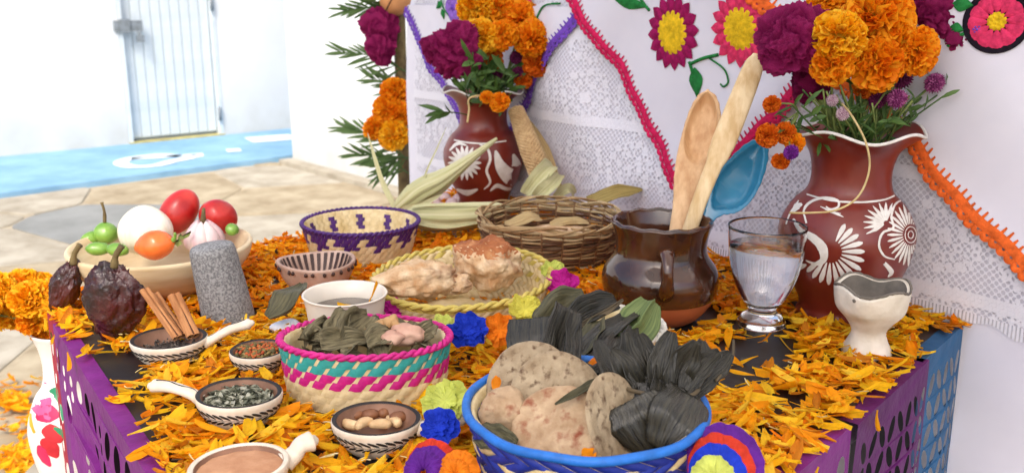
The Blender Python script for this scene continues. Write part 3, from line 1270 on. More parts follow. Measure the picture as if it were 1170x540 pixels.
# ---- rough white clay cup
M_whiteclay = mat('rough_white_clay', S(226, 218, 204), S(200, 190, 172), 26, 0.75, 0.6, 60, 0.25, bdist=.003)
M_greywash = mat('grey_wash', S(120, 112, 102), S(92, 86, 78), 40, .8, .3)
cb = P(990, 403)
cup = thing('clay_cup', 'rough white handmade clay cup on a foot at the right', 'cup', (cb.x, cb.y, 0))
CPO = dense([(.0, .0), (.021, .0), (.0235, .004), (.019, .014), (.0165, .024), (.022, .034), (.032, .046), (.0345, .056), (.0355, .068)], 4)
def cupw(p, a):
    k = p.z / .068
    s_ = 1 + .05 * nz((p.x * 50, p.y * 50, p.z * 40)) + .03 * k * math.sin(a * 3 + 1)
    return Vector((p.x * s_, p.y * s_, p.z + k ** 3 * .003 * math.sin(a * 4 + .5)))
MB().lathe(CPO + [(.0335, .0695), (.031, .0685)], 56, cupw).build('cup_body', M_whiteclay, cup)
MB().lathe([(.0312, .0686), (.029, .060), (.027, .050), (.016, .043), (.0, .042)], 56, cupw).build('cup_inside', M_greywash, cup)
m = MB()
lip = []
for i in range(80):
    a = 2 * PI * i / 79
    lip.append(cupw(Vector((.0345 * math.cos(a), .0345 * math.sin(a), .0690)), a) + Vector((0, 0, .001 + .0012 * nz((math.cos(a) * 9, math.sin(a) * 9, 2)))))
MB().tube(lip, [.0011 + .0007 * abs(nz((i * .4, 0, 0))) for i in range(80)], 6).build('dark_lip_line', M_greywash, cup)
h = hit_lathe(977, 343, (cb.x, cb.y, 0), CPO)
if h:
    MB().blob(h[0] + h[1] * .0005, .0022, .0022, .0022, .1, 8, 2).build('dark_spot', M_greywash, cup)

# ---- white mug of dark drink
M_ceramic = mat('cream_ceramic', S(228, 220, 206), S(220, 210, 194), 12, 0.22, 0.05, 30, 0.5)
M_drink = mat('dark_drink', S(56, 38, 26), S(44, 30, 22), 20, 0.08, 0.0, None, 0.6)
mb_ = P(394, 335, .062)
mug = thing('mug', 'cream ceramic cup of dark drink with petals floating in it', 'cup', (mb_.x, mb_.y, 0))
MO = dense([(.0, .0), (.026, .0), (.030, .003), (.034, .020), (.0365, .040), (.0395, .058), (.0415, .062)], 4)
MB().lathe(MO + [(.0405, .0632), (.0385, .0620), (.0355, .046), (.033, .02), (.0, .006)], 64).build('mug_body', M_ceramic, mug)
MB().lathe([(.0358, .0462), (.034, .0468), (.0, .0468)], 48).build('drink', M_drink, mug)

# ---- small brown and white clay dish with dark stripes
M_dish = mat('grey_pink_clay', S(196, 168, 152), S(164, 132, 116), 30, 0.5, 0.3, 80)
M_stripe = mat('dark_brown_slip', S(66, 42, 36), S(48, 30, 26), 50, 0.5)
db = P(361, 296, .044)
dish = thing('clay_dish', 'small pinkish clay dish with dark stripes inside behind the cream cup', 'dish', (db.x, db.y, 0))
DO = dense([(.0, .0), (.018, .0), (.024, .005), (.037, .024), (.0435, .042)], 5)
def dishw(p, a):
    k = p.z / .044
    return Vector((p.x * 1.06, p.y * .98, p.z + k * k * .002 * math.sin(a * 2 + .6)))
MB().lathe(DO + [(.042, .0438), (.0398, .0428), (.032, .025), (.02, .010), (.0, .007)], 56, dishw).build('dish_body', M_dish, dish)
m = MB()
for k in range(30):
    a = 2 * PI * k / 30
    rows = [(.0391, .0416), (.0352, .0322), (.0305, .0240), (.0255, .0172)]
    vs = []
    for r, z in rows:
        for s_ in (-1, 1):
            aa = a + s_ * .055
            p = dishw(Vector((math.cos(aa) * (r - .0006), math.sin(aa) * (r - .0006), z + .0007)), aa)
            vs.append(p)
    m.add(vs, [(0, 1, 3, 2), (2, 3, 5, 4), (4, 5, 7, 6)])
m.build('dark_stripes', M_stripe, dish)
m = MB()
for k in range(26):
    a = 2 * PI * k / 26 + .1 * math.sin(k * 3)
    p0 = dishw(Vector((math.cos(a) * .0431, math.sin(a) * .0431, .0375)), a)
    m.blob(p0, .0022, .0022, .0030, .3, 9, 1, off=k)
m.build('painted_dots', M_stripe, dish)

# ---- pale turned wooden bowl
M_bowl = mat('pale_turned_wood', S(224, 206, 172), S(196, 170, 130), 7, 0.55, 0.12, 60, 0.3, stretch=(1, 1, 7))
wb = P(184, 280, .056)
bowl = thing('wooden_bowl', 'pale wooden bowl of vegetables at the left of the table', 'bowl', (wb.x, wb.y, 0))
WO = dense([(.0, .0), (.042, .0), (.052, .003), (.080, .018), (.099, .040), (.1045, .056)], 5)
MB().lathe(WO + [(.103, .0588), (.0995, .0585), (.0965, .054), (.086, .034), (.060, .017), (.0, .012)], 80).build('bowl_body', M_bowl, bowl)

# ---- grey stone pestle standing on end
def granite():
    m_ = mat('speckled_granite', S(150, 150, 150), S(104, 104, 106), 420, 0.8, 0.8, 500, 0.3, lo=.42, hi=.58, bdist=.001)
    return m_
sb = P(262, 364)
pst = MB()
def pw(p, a):
    return Vector((p.x - .011 * p.z / .075, p.y, p.z + (.004 * math.cos(a) if p.z > .06 else 0))) * 1.0
PST = dense([(.0, .0), (.024, .0), (.0275, .003), (.0275, .012), (.0262, .040), (.0245, .068), (.0235, .078), (.0205, .083), (.010, .0848), (.0, .085)], 5)
pst.lathe(PST, 56, lambda p, a: Vector((p.x * (1 + .02 * nz((p.x * 60, p.y * 60, p.z * 50))) - .012 * p.z / .075, p.y, p.z + .12 * p.x * (p.z > .06))))
ps = pst.build('stone_pestle', granite())
ps.location = (sb.x, sb.y, 0.0)
tag(ps, 'grey speckled stone pestle standing on end before the wooden bowl', 'pestle')
# ================================================================== small painted clay ladles
M_lwhite = mat('white_painted_clay', S(228, 218, 202), S(208, 196, 176), 40, 0.5, 0.3, 120, 0.35)
M_lin = mat('smoked_clay_inside', S(150, 112, 90), S(116, 84, 66), 30, 0.6, 0.25, 120)
M_lblack = mat('black_slip', S(44, 38, 36), S(30, 26, 26), 60, 0.55)

def ladle(label, rim_px, zr, wpx, handle_px=None, hz=.03, ov=1.12, inner=None, group='painted clay ladles and bowls', name='clay_ladle', tip_r=.0065, plain=False):
    c = P(rim_px[0], rim_px[1], zr)
    rr = wpx * .5 * depth(c) / FPX
    ang = 0.0
    hl = 0
    if handle_px:
        e = P(handle_px[0], handle_px[1], hz)
        v_ = e - c
        ang = math.atan2(v_.y, v_.x)
        hl = math.hypot(v_.x, v_.y)
    root = thing(name, label, 'ladle' if handle_px else 'bowl', (c.x, c.y, 0), group, ang)
    k = rr
    h_ = zr
    prof = dense([(.0, .0), (k * .45, .0), (k * .66, h_ * .10), (k * .90, h_ * .5), (k * 1.0, h_ * .86), (k, h_)], 5)
    lb_ = MB().lathe(prof + [(k * .985, h_ * 1.03)], 56, sx=ov).build('bowl_body', M_lwhite, root)
    MB().lathe([(k * .99, h_ * 1.02), (k * .95, h_ * 1.06), (k * .88, h_ * 1.0)], 56, sx=ov).build('dark_rim', M_lblack if not plain else M_lwhite, lb_)
    MB().lathe([(k * .885, h_ * 1.01), (k * .80, h_ * .62), (k * .5, h_ * .32), (.0, h_ * .26)], 56, sx=ov).build('bowl_inside', inner or M_lin, lb_)
    if not plain:
        st = MB()
        n = max(18, int(2 * PI * k / .0058))
        def sp(a, z, off=.0005):
            r = lathe_r(prof, z) + off
            return Vector((math.cos(a) * r * ov, math.sin(a) * r, z))
        for row, (z0, z1, sh) in enumerate(((.80, .62, 1), (.56, .40, -1))):
            for i in range(n):
                a0 = 2 * PI * i / n + (.5 * PI / n if row else 0)
                vs = []
                for t in (0, .25, .5, .75, 1):
                    w = .42 * math.sin(PI * min(1, t * .85 + .12)) * 2 * PI / n
                    a = a0 + sh * t * 1.25 * 2 * PI / n
                    z = h_ * (z0 + (z1 - z0) * t)
                    vs += [sp(a - w, z), sp(a + w, z)]
                st.add(vs, [(2 * j, 2 * j + 1, 2 * j + 3, 2 * j + 2) for j in range(4)])
        vs, fs = [], []
        for i in range(64):
            a = 2 * PI * i / 64
            vs += [sp(a, h_ * .585), sp(a, h_ * .60)]
        for i in range(64):
            j = (i + 1) % 64
            fs.append((2 * i, 2 * j, 2 * j + 1, 2 * i + 1))
        st.add(vs, fs)
        st.build('painted_leaf_strokes', M_lblack, lb_)
    if handle_px:
        pts = smooth_path([(k * ov * .93, 0, h_ * .72), (k * ov * 1.15, 0, h_ * .9), (k * ov + (hl - k * ov) * .55, 0, (h_ + hz) / 2 + .001), (hl, 0, hz)], 6)
        n = len(pts)
        rad = [tip_r * (1.15 - .25 * math.sin(PI * i / (n - 1)) + (.1 if i == n - 2 else 0)) for i in range(n)]
        rad[-1] *= .6
        rad[-2] *= .92
        ed_ = (pts[-1] - pts[-2]).normalized()
        pts += [pts[-1] + ed_ * rad[-1] * .45, pts[-1] + ed_ * rad[-1] * .7]
        rad += [rad[-1] * .75, rad[-1] * .25]
        m_ = MB().tube(pts, rad, 14, sq=.72)
        lh_ = m_.build('handle', M_lwhite, root)
        if not plain:
            l_ = MB().tube([p + Vector((0, .0012 * math.sin(i * .8), rad[i] * .72)) for i, p in enumerate(pts[3:-4], 3)], .0006, 5)
            l_.build('painted_handle_line', M_lblack, lh_)
    return root, c, k

ld1, lc1, lk1 = ladle('painted clay ladle holding the cinnamon sticks before the dark chili', (193, 386), .024, 76, (287, 369), .036)
ld2, lc2, lk2 = ladle('painted clay ladle of grey green dried herbs with handle pointing left', (273, 449), .027, 88, (173, 440), .030)
ld3, lc3, lk3 = ladle('small painted clay bowl of red and green dried seeds', (295, 399), .023, 64, None, ov=1.0, name='clay_bowl')
ld4, lc4, lk4 = ladle('painted clay ladle of nuts in front of the pink basket', (430, 478), .026, 92, (532, 478), .030)
M_cocoa = mat('cocoa_powder', S(196, 150, 116), S(176, 128, 96), 60, 0.95, 0.6, 300, 0.1, bdist=.001)
ld5, lc5, lk5 = ladle('plain cream clay ladle filled with light brown cocoa powder', (273, 530), .026, 102, (357, 503), .030, plain=True, tip_r=.0088)
m = MB().lathe([(lk5 * .88, .0225), (lk5 * .6, .0235), (lk5 * .3, .0238), (.0, .0236)], 48, lambda p, a: Vector((p.x, p.y, p.z + .0012 * nz((p.x * 120, p.y * 120, 0)))), sx=1.12)
o = m.build('cocoa_powder', M_cocoa)
o.location = ld5.location
o.rotation_euler = ld5.rotation_euler
o['kind'] = 'stuff'
tag(o, 'light brown cocoa powder filling the plain cream ladle', 'powder')

# cinnamon sticks in ladle 1
M_cinn = mat('cinnamon_bark', S(196, 140, 92), S(152, 98, 58), 30, 0.7, 0.5, 160, 0.25, stretch=(6, 6, 1))
M_cinn_in = mat('cinnamon_core', S(84, 48, 30), None, 40, .8)
def cinnamon(label, p0, p1, r):
    d = (p1 - p0)
    ln = d.length
    m_ = MB()
    for s_ in (-1, 1):                       # bark curls in from both sides
        def fn(x, y):
            t = x * 2.2 * PI
            rr_ = r * (.62 - .10 * t / (2 * PI)) * (1 + .05 * nz((y * 6, t, s_)))
            cx = s_ * r * .42
            return Vector((cx + s_ * rr_ * math.cos(t), rr_ * math.sin(t) * 1.05, ln * y))
        m_.grid(18, 14, fn)
    o = m_.build('cinnamon_stick', M_cinn)
    MB().lathe([(r * .55, ln * .02), (r * .5, ln * .5), (r * .3, ln * .97)], 10).build('inner_curl', M_cinn_in, o)
    o.rotation_euler = d.to_track_quat('Z', 'Y').to_euler()
    o.location = p0
    tag(o, label, 'cinnamon stick', 'cinnamon sticks in the ladle')
zc = .010
cinnamon('leftmost cinnamon stick leaning in the painted ladle', P(203, 386, zc + .012), PZ(165, 331, .955), .0052)
cinnamon('middle cinnamon stick half hidden behind the leftmost one', P(209, 383, zc + .012), PZ(177, 336, .965), .0046)
cinnamon('rightmost and thickest cinnamon stick in the painted ladle', P(221, 384, zc + .012), PZ(199, 337, .955), .0066)
M_seedd = mat('dark_spice', (1, 1, 1, 1), None, 90, .7, .3, attr=True)
def pile(name, label, cat, c, k, z, n, cols, size, ang=0.0, ov=1.1, dome=.004, seed=1, shape=(1, .5, .4), leafy=False):
    rr = random.Random(seed)
    m_ = MB()
    m_.lathe([(k * .84, z - .002), (k * .5, z + dome * .5), (.0, z + dome * .7)], 24, sx=ov, col=cols[0])
    for i in range(n):
        r_ = k * .82 * math.sqrt(rr.random())
        a = rr.uniform(0, 2 * PI)
        p = Vector((r_ * math.cos(a) * ov, r_ * math.sin(a), z + dome * (1 - (r_ / k) ** 2) + rr.uniform(-.0005, .002)))
        q = Quaternion((rr.uniform(-.4, .4), rr.uniform(-.4, .4), 1), rr.uniform(0, 6.28)) @ Quaternion((1, 0, 0), rr.uniform(-.7, .7)) @ Quaternion((0, 1, 0), rr.uniform(-.6, .6))
        M_ = q.to_matrix()
        s_ = size * rr.uniform(.7, 1.3)
        col = rr.choice(cols)
        if leafy:
            cu = rr.uniform(-1, 1)
            def fn(x, y):
                w = math.sin(PI * min(1, max(.06, y))) * .45
                return p + M_ @ (Vector((y - .5, (x - .5) * w, .25 * cu * math.sin(y * 3) + .15 * abs(x - .5))) * s_)
            m_.grid(2, 4, fn, col=col)
        else:
            m_.blob(p, s_ * shape[0], s_ * shape[1], s_ * shape[2], .2, 6, 1, M=M_, col=col, off=i)
    o = m_.build(name, M_seedd, kind='stuff')
    o.location = (c.x, c.y, 0)
    o.rotation_euler = (0, 0, ang)
    tag(o, label, cat)
    return o
pile('dried_herbs', 'grey green dried herb leaves filling the left handled ladle', 'herbs', lc2, lk2, .019, 260,
     [S(128, 130, 108), S(146, 146, 126), S(176, 174, 154), S(104, 106, 86)], .009, ld2.rotation_euler.z, seed=2, leafy=True)
pile('dried_seeds', 'small red and green dried seeds heaped in the round painted bowl', 'seeds', lc3, lk3, .018, 240,
     [S(120, 104, 58), S(176, 78, 40), S(92, 84, 50), S(196, 104, 48), S(140, 120, 70)], .0024, 0, ov=1.0, seed=3, shape=(1.1, .6, .6), dome=.006)
pile('ground_spice', 'dark ground spice around the cinnamon sticks in the painted ladle', 'spice', lc1, lk1, .012, 130,
     [S(84, 74, 66), S(66, 58, 52), S(110, 98, 88)], .0022, ld1.rotation_euler.z, seed=4)
# nuts, one by one
M_nut = mat('pale_nut', S(226, 196, 150), S(196, 158, 112), 60, .6, .3, 200)
M_nutd = mat('brown_nut', S(140, 92, 60), S(104, 64, 42), 60, .5, .3, 200)
rr = random.Random(9)
nuts = [(404, 480, 'pale curved cashew nut at the left of the nut ladle', 0), (418, 484, 'pale cashew nut lying at the front of the nut ladle', 0),
        (434, 484, 'pale broken nut in the middle of the nut ladle', 0), (447, 478, 'upright pale nut near the middle of the nut ladle', 0),
        (423, 471, 'brown skinned nut at the back of the nut ladle', 1), (455, 474, 'reddish brown round nut at the right of the nut ladle', 1),
        (410, 470, 'greyish nut at the back left of the nut ladle', 1), (440, 468, 'brown almond at the back of the nut ladle', 1)]
for i, (u, v, lab, t) in enumerate(nuts):
    c = P(u, v, .020)
    q = Quaternion((0, 0, 1), rr.uniform(0, 6)) @ Quaternion((1, 0, 0), rr.uniform(-.5, .5))
    m_ = MB()
    if t == 0:
        path = [q @ Vector((.008 * math.cos(a), .006 * math.sin(a) - .002, 0)) for a in [PI * .1 + PI * .8 * k / 8 for k in range(9)]]
        m_.tube(path, [.0018, .0034, .0041, .0043, .0042, .0040, .0036, .0028, .0014], 8)
    else:
        m_.blob((0, 0, 0), .008, .0052, .0048, .12, 6, 2, M=q.to_matrix(), off=i)
    o = m_.build('nut', M_nutd if t else M_nut)
    o.location = (c.x, c.y, .0185)
    tag(o, lab, 'nut', 'nuts in the painted ladle')

# ================================================================== baskets
def strip_mesh(r, h, half, lean, mt, name, bulge=.0022, tilt=0.0):
    """one woven straw strip on a wall of radius r, height h, angular half width, leaning"""
    m_ = MB()
    def fn(x, y):
        a = (x - .5) * 2 * half + lean * (y - .5)
        b = bulge * (math.sin(PI * x) ** .6) * (.55 + .45 * math.sin(PI * y)) + .0006
        rr_ = r + tilt * (y - .5) * h + b
        return Vector((math.cos(a) * rr_, math.sin(a) * rr_, (y - .5) * h))
    m_.grid(4, 3, fn)
    return m_.mesh(name, mt)

def ring_tube(mb, r, z, rad, n=96, fn=None, seg=8, col=None, sx=1.0, sy=1.0):
    path = []
    for i in range(n + 1):
        a = 2 * PI * i / n
        p = Vector((r * math.cos(a) * sx, r * math.sin(a) * sy, z))
        if fn:
            p = fn(p, a)
        path.append(p)
    mb.tube(path, rad, seg, col=col, caps=False)

def twist_rim(mb, r, z, rad, turns, n=240, sx=1.0, sy=1.0, strands=2, col=None, wob=None):
    for s_ in range(strands):
        def fn(p, a):
            t = a * turns + 2 * PI * s_ / strands
            d = Vector((math.cos(a), math.sin(a), 0))
            q = p + d * (math.cos(t) * rad * .55) + Vector((0, 0, math.sin(t) * rad * .55))
            return wob(q, a) if wob else q
        ring_tube(mb, r, z, rad * .72, n, fn, 6, col, sx, sy)

def dyed(name, c):
    return mat(name, c, tuple(x * .72 for x in c[:3]) + (1,), 70, .5, .3, 260, .35)
B_pink = dyed('magenta_straw', S(206, 36, 132))
B_teal = dyed('teal_straw', S(58, 166, 160))
B_blue = dyed('blue_straw', S(34, 52, 148))
B_rimblue = dyed('bright_blue_rim', S(38, 112, 200))
B_purple = dyed('purple_straw', S(78, 40, 112))
B_yellow = dyed('yellow_straw', S(206, 184, 92))

def basket_wall(prof_out, root, mt, thick=.004, name='basket_wall', sx=1, sy=1, fn=None):
    pr = dense(prof_out, 4)
    MB().lathe(pr + [(max(r - thick, 0), max(z, thick)) for r, z in reversed(pr)], 64, fn, sx=sx, sy=sy).build(name, mt, root)

# --- pink and teal basket
bc = P(417, 385, .052)
bk = thing('straw_basket', 'pink and teal woven straw basket with dried leaves inside', 'basket', (bc.x, bc.y, 0))
bk.scale = (1.04, .72, .95)
r0 = .0715
basket_wall([(.0, .0), (.062, .0), (.067, .004), (r0 - .001, .055)], bk, M_straw)
rows = [(B_teal, -1), (B_teal, -1), (B_pink, -1), (B_pink, -1), (M_straw, -1), (M_straw, -1), (M_straw, -1)]
nrow = 26
hrow = .0082
for k, (mt_, le_) in enumerate(rows):
    z = .0485 - k * .0072
    r_ = r0 - .001 - (.055 - z) * .09
    half = PI / nrow * (.80 if k < 4 else .92)
    me = strip_mesh(r_, hrow, half, .075, mt_, 'straw_strip', tilt=.1)
    for i in range(nrow):
        o = obj('straw_strip', me, bk)
        o.location = (0, 0, z)
        o.rotation_euler = (0, 0, 2 * PI * i / nrow + (PI / nrow if k % 2 else 0))
m = MB()
twist_rim(m, r0, .0555, .0030, 26)
m.build('rim', B_pink, bk)

# --- blue basket
bc2 = P(669, 463, .052)
bk2 = thing('straw_basket', 'blue woven straw basket with tortillas and a wrapped tamale', 'basket', (bc2.x, bc2.y, 0))
r2 = .0868
basket_wall([(.0, .0), (.070, .0), (.076, .004), (r2 - .001, .052)], bk2, M_straw)
n2_ = 30
for k in range(6):
    z = .0455 - k * .0080
    r_ = r2 - .001 - (.052 - z) * .2
    mats_ = [B_blue, B_blue, M_straw] if k % 2 else [B_blue, B_blue, B_blue]
    ms_ = {}
    for i in range(n2_):
        mt_ = M_straw if (k in (1, 2) and (i + k) % 3 == 0) or (k in (4, 5) and (i + k) % 2) else B_blue
        if mt_.name not in ms_:
            ms_[mt_.name] = strip_mesh(r_, .0092, PI / n2_ * .95, .2 if k % 2 else -.2, mt_, 'straw_strip', tilt=.2)
        o = obj('straw_strip', ms_[mt_.name], bk2)
        o.location = (0, 0, z)
        o.rotation_euler = (0, 0, 2 * PI * i / n2_ + (PI / n2_ if k % 2 else 0))
m = MB()
ring_tube(m, r2 + .001, .053, .0034, 96, lambda p, a: p + Vector((0, 0, .0006 * math.sin(a * 9))), 10)
m.build('rim', B_rimblue, bk2)
m = MB()
for i in range(60):
    a = 2 * PI * i / 60
    def fn(x, y):
        aa = a + (x - .5) * .05 + (.06 * y)
        t = -1.2 + y * 3.6
        return Vector((math.cos(aa) * (r2 - .001 - .004 * math.cos(t)), math.sin(aa) * (r2 - .001 - .004 * math.cos(t)), .049 - .012 * (1 - math.sin(t * .5)) + .004))
m2 = MB()
for i in range(36):
    a = 2 * PI * i / 36
    me_r = r2 - .0065
    vs = []
    for z in (.018, .046):
        rr_ = me_r - (.05 - z) * .2
        vs += [Vector((math.cos(a - .055 + (z - .018) * 3) * rr_, math.sin(a - .055 + (z - .018) * 3) * rr_, z)), Vector((math.cos(a + .055 + (z - .018) * 3) * rr_, math.sin(a + .055 + (z - .018) * 3) * rr_, z))]
    m2.add(vs, [(0, 1, 3, 2)])
m2.build('inner_weave', B_blue, bk2, kind='stuff')

# --- purple and natural basket
bc3 = P(412, 253, .050)
bk3 = thing('straw_basket', 'natural straw basket with purple rim and zigzag, empty, at the back', 'basket', (bc3.x, bc3.y, 0))
r3 = .0765
basket_wall([(.0, .0), (.060, .0), (.064, .004), (r3, .050)], bk3, M_straw, .003)
m = MB()
twist_rim(m, r3, .0508, .0026, 34)
m.build('rim', B_purple, bk3)
out_, inn_, nat_ = MB(), MB(), MB()
nn_ = 44
def wallp(a, z, off):
    r_ = .064 + (r3 - .064) * (z - .004) / .046 + off
    return Vector((math.cos(a) * r_, math.sin(a) * r_, z))
for i in range(nn_):
    a = 2 * PI * i / nn_
    ph = i % 4
    zs = [.0455, .0405, .0355, .0305][::1]
    for k in range(9):
        z = .0465 - k * .0050
        w = PI / nn_ * .96
        col_p = (k < 2) or (k == 2 and ph in (0, 1, 3)) or (k == 3 and ph in (0, 1)) or (k == 4 and ph == 0)
        if k in (1, 2) and ph == 2:
            col_p = False
        tgt = out_ if col_p else nat_
        def fn(x, y):
            return wallp(a + (x - .5) * 2 * w + (.05 if k % 2 else 0) + .03 * y, z + (y - .5) * .0052, .0004 + .0014 * math.sin(PI * x) * (.5 + .5 * math.sin(PI * y)))
        tgt.grid(3, 2, fn)
        col_q = (i % 2 == 0) and k in (1, 2, 3, 4) and (i % 4 == 0)
        def fi(x, y):
            return wallp(a + (x - .5) * 2 * w + (.04 if k % 2 else 0), z + (y - .5) * .0050, -.0034 - .0012 * math.sin(PI * x))
        (inn_ if col_q else nat_).grid(3, 1, fi)
out_.build('purple_zigzag_weave', B_purple, bk3, kind='stuff')
inn_.build('purple_inner_stitches', B_purple, bk3, kind='stuff')
nat_.build('natural_weave', M_straw, bk3, kind='stuff')

# --- yellow basket (wide shallow)
bc4 = P(528, 315, .053)
bk4 = thing('straw_basket', 'wide shallow yellow rimmed straw basket of bread pieces', 'basket', (bc4.x, bc4.y, 0))
r4 = .0945
def dip(p, a):
    return p + Vector((0, 0, .006 * math.sin(a + .6) * (p.z / .053)))
basket_wall([(.0, .0), (.074, .0), (.080, .004), (r4, .053)], bk4, M_straw, .003, fn=dip)
m = MB()
twist_rim(m, r4, .0535, .0034, 22, wob=lambda q, a: dip(q, a))
m.build('rim', B_yellow, bk4)
yw, nw = MB(), MB()
nn_ = 56
for i in range(nn_):
    a = 2 * PI * i / nn_
    for k in range(8):
        z = .049 - k * .0058
        def wp(aa, zz, off):
            r_ = .080 + (r4 - .080) * (zz - .004) / .049 + off
            return dip(Vector((math.cos(aa) * r_, math.sin(aa) * r_, zz)), aa)
        w = PI / nn_ * .95
        sh = .08 if k % 2 else -.08
        def fn(x, y):
            return wp(a + (x - .5) * 2 * w + sh * (y - .5), z + (y - .5) * .0060, .0004 + .0016 * math.sin(PI * x) * (.5 + .5 * math.sin(PI * y)))
        (yw if (k < 1 or k in (3, 4) and (i // 2) % 2) else nw).grid(3, 2, fn)
        def fi(x, y):
            return wp(a + (x - .5) * 2 * w + sh * (y - .5), z + (y - .5) * .0058, -.0034 - .0014 * math.sin(PI * x))
        (yw if k in (0, 2) and i % 2 else nw).grid(3, 1, fi)
yw.build('yellow_weave', B_yellow, bk4, kind='stuff')
nw.build('natural_weave', M_straw, bk4, kind='stuff')

# --- brown wicker basket
M_wick = mat('brown_wicker', (1, 1, 1, 1), None, 60, .7, .4, 200, .25, attr=True)
bc5 = P(628, 245, .060)
bk5 = thing('wicker_basket', 'round brown wicker basket of interlaced twigs at the back', 'basket', (bc5.x, bc5.y, 0))
r5 = .094
rr = random.Random(21)
wick = MB()
wc = [S(150, 116, 78), S(122, 88, 58), S(176, 146, 104), S(98, 66, 44), S(196, 170, 128)]
def wr(z):
    return .074 + (r5 - .074) * min(1, z / .06) ** .6
for k in range(26):
    z = .004 + k * .0021
    ph = rr.uniform(0, 6)
    nb = 22
    col = rr.choice(wc[:4] if .012 < z < .045 else wc)
    wo = rr.uniform(.0006, .002)
    def fn(p, a):
        d = Vector((math.cos(a), math.sin(a), 0))
        return p + d * (.0022 * math.sin(a * nb / 2 + (PI if k % 2 else 0))) + Vector((0, 0, wo * math.sin(a * 3 + ph) + .0008 * math.sin(a * 11 + ph)))
    ring_tube(wick, wr(z), z, .0016, 132, fn, 5, col)
wick.build('wicker_weave', M_wick, bk5, kind='stuff')
m = MB()
for k in range(34):                          # loose wrapped rim of long twigs
    a0 = rr.uniform(0, 2 * PI)
    sp = rr.uniform(.7, 1.5)
    ph = rr.uniform(0, 6)
    path = []
    for i in range(22):
        a = a0 + sp * i / 21
        t = a * 5 + ph
        path.append(Vector((math.cos(a) * (r5 + .0045 * math.cos(t)), math.sin(a) * (r5 + .0045 * math.cos(t)), .060 + .0042 * math.sin(t))))
    m.tube(path, [.0014] * 22, 5, col=rr.choice([wc[2], wc[4], wc[0], wc[2]]))
m.build('twig_rim', M_wick, bk5, kind='stuff')
for i in range(22):
    a = 2 * PI * i / 22
    path = [Vector((math.cos(a) * wr(z), math.sin(a) * wr(z), z)) for z in (.002, .015, .03, .045, .058)]
    MB().tube(path, .0018, 6, col=wc[1]).build('upright_twig', M_wick, bk5)
MB().lathe([(.0, .003), (.072, .003), (.074, .006), (.0, .006)], 40, col=wc[1]).build('basket_base', M_wick, bk5)

# --- pale basket of dark leaves behind the blue one
bc6 = P(690, 371, .040)
bk6 = thing('straw_basket', 'white rimmed pale straw basket of dark leaves beside the brown pot', 'basket', (bc6.x, bc6.y, 0))
r6 = .056
basket_wall([(.0, .0), (.044, .0), (.048, .004), (r6, .038)], bk6, M_straw, .003)
m = MB()
twist_rim(m, r6, .0395, .0030, 20)
m.build('rim', mat('white_straw', S(222, 218, 206), S(196, 190, 176), 60, .6, .2), bk6)
nw = MB()
for i in range(34):
    a = 2 * PI * i / 34
    for k in range(5):
        z = .034 - k * .0065
        def fn(x, y):
            aa = a + (x - .5) * 2 * PI / 34 * .96 + (.06 if k % 2 else -.06) * (y - .5)
            zz = z + (y - .5) * .0068
            r_ = .048 + (r6 - .048) * zz / .038 + .0004 + .0016 * math.sin(PI * x)
            return Vector((math.cos(aa) * r_, math.sin(aa) * r_, zz))
        nw.grid(3, 2, fn)
nw.build('natural_weave', M_straw, bk6, kind='stuff')
# ================================================================== vegetables in the wooden bowl
M_onion = mat('white_onion', S(238, 234, 220), S(216, 208, 182), 14, .36, .15, 40, .45, stretch=(4, 4, .6), sss=.15)
M_tomato = mat('tomato_skin', S(200, 52, 44), S(156, 20, 24), 26, .3, .12, 60, .45, sss=.1)
M_carrot = mat('orange_chili_skin', S(236, 118, 50), S(222, 92, 36), 30, .25, .1, 60, .5)
M_tomatillo = mat('green_chili_skin', S(126, 164, 66), S(92, 136, 48), 30, .28, .1, 60, .5)
M_garlic = mat('garlic_skin', S(226, 206, 202), S(186, 140, 150), 9, .5, .25, 90, .35, stretch=(3, 3, .5))
M_drystem = mat('dry_stem', S(120, 104, 66), S(88, 72, 46), 60, .8, .4)
M_husk = mat('papery_green_husk', S(150, 164, 92), S(112, 128, 66), 30, .6, .4, 120, trans=.2)

def at(u, v, Z):
    return PZ(u, v, Z)

def top(name, mb, mt, loc, label, cat, group=None, kind=None):
    mb.v = [(p[0] - loc[0], p[1] - loc[1], p[2] - loc[2]) for p in mb.v]
    o = mb.build(name, mt, kind=kind)
    o.location = loc
    tag(o, label, cat, group)
    return o

c = at(166, 264, 1.145)
o = top('onion', MB().blob(c, .0315, .0315, .0285, .03, 3, 4, fn=lambda q: 1 + .10 * max(0, q.z) ** 8), M_onion, c, 'large peeled white onion in the middle of the wooden bowl', 'onion')
def tomato(label, u, v, Z, rx, ry, rz, rot):
    c = at(u, v, Z)
    def fn(q):
        a = math.atan2(q.y, q.x)
        return 1 + .025 * math.sin(a * 5 + .6) * (q.z > 0) * q.z - .16 * max(0, q.z) ** 14
    m_ = MB().blob((0, 0, 0), rx, ry, rz, .03, 3, 4, fn=fn)
    o = m_.build('tomato', M_tomato)
    m2 = MB()
    for k in range(5):
        a = 2 * PI * k / 5
        def lf(x, y):
            w = .006 * math.sin(PI * min(1, .15 + y * .85))
            rr_ = .002 + y * .012
            return Vector((math.cos(a) * rr_ - math.sin(a) * (x - .5) * w, math.sin(a) * rr_ + math.cos(a) * (x - .5) * w, rz * .88 + .004 * math.sin(y * 3)))
        m2.grid(2, 4, lf)
    m2.tube([(0, 0, rz * .86), (.001, .001, rz * .86 + .009)], [.0018, .0012], 6)
    m2.build('calyx', M_leaf, o)
    o.location = c
    o.rotation_euler = rot
    tag(o, label, 'tomato', 'tomatoes in the wooden bowl')
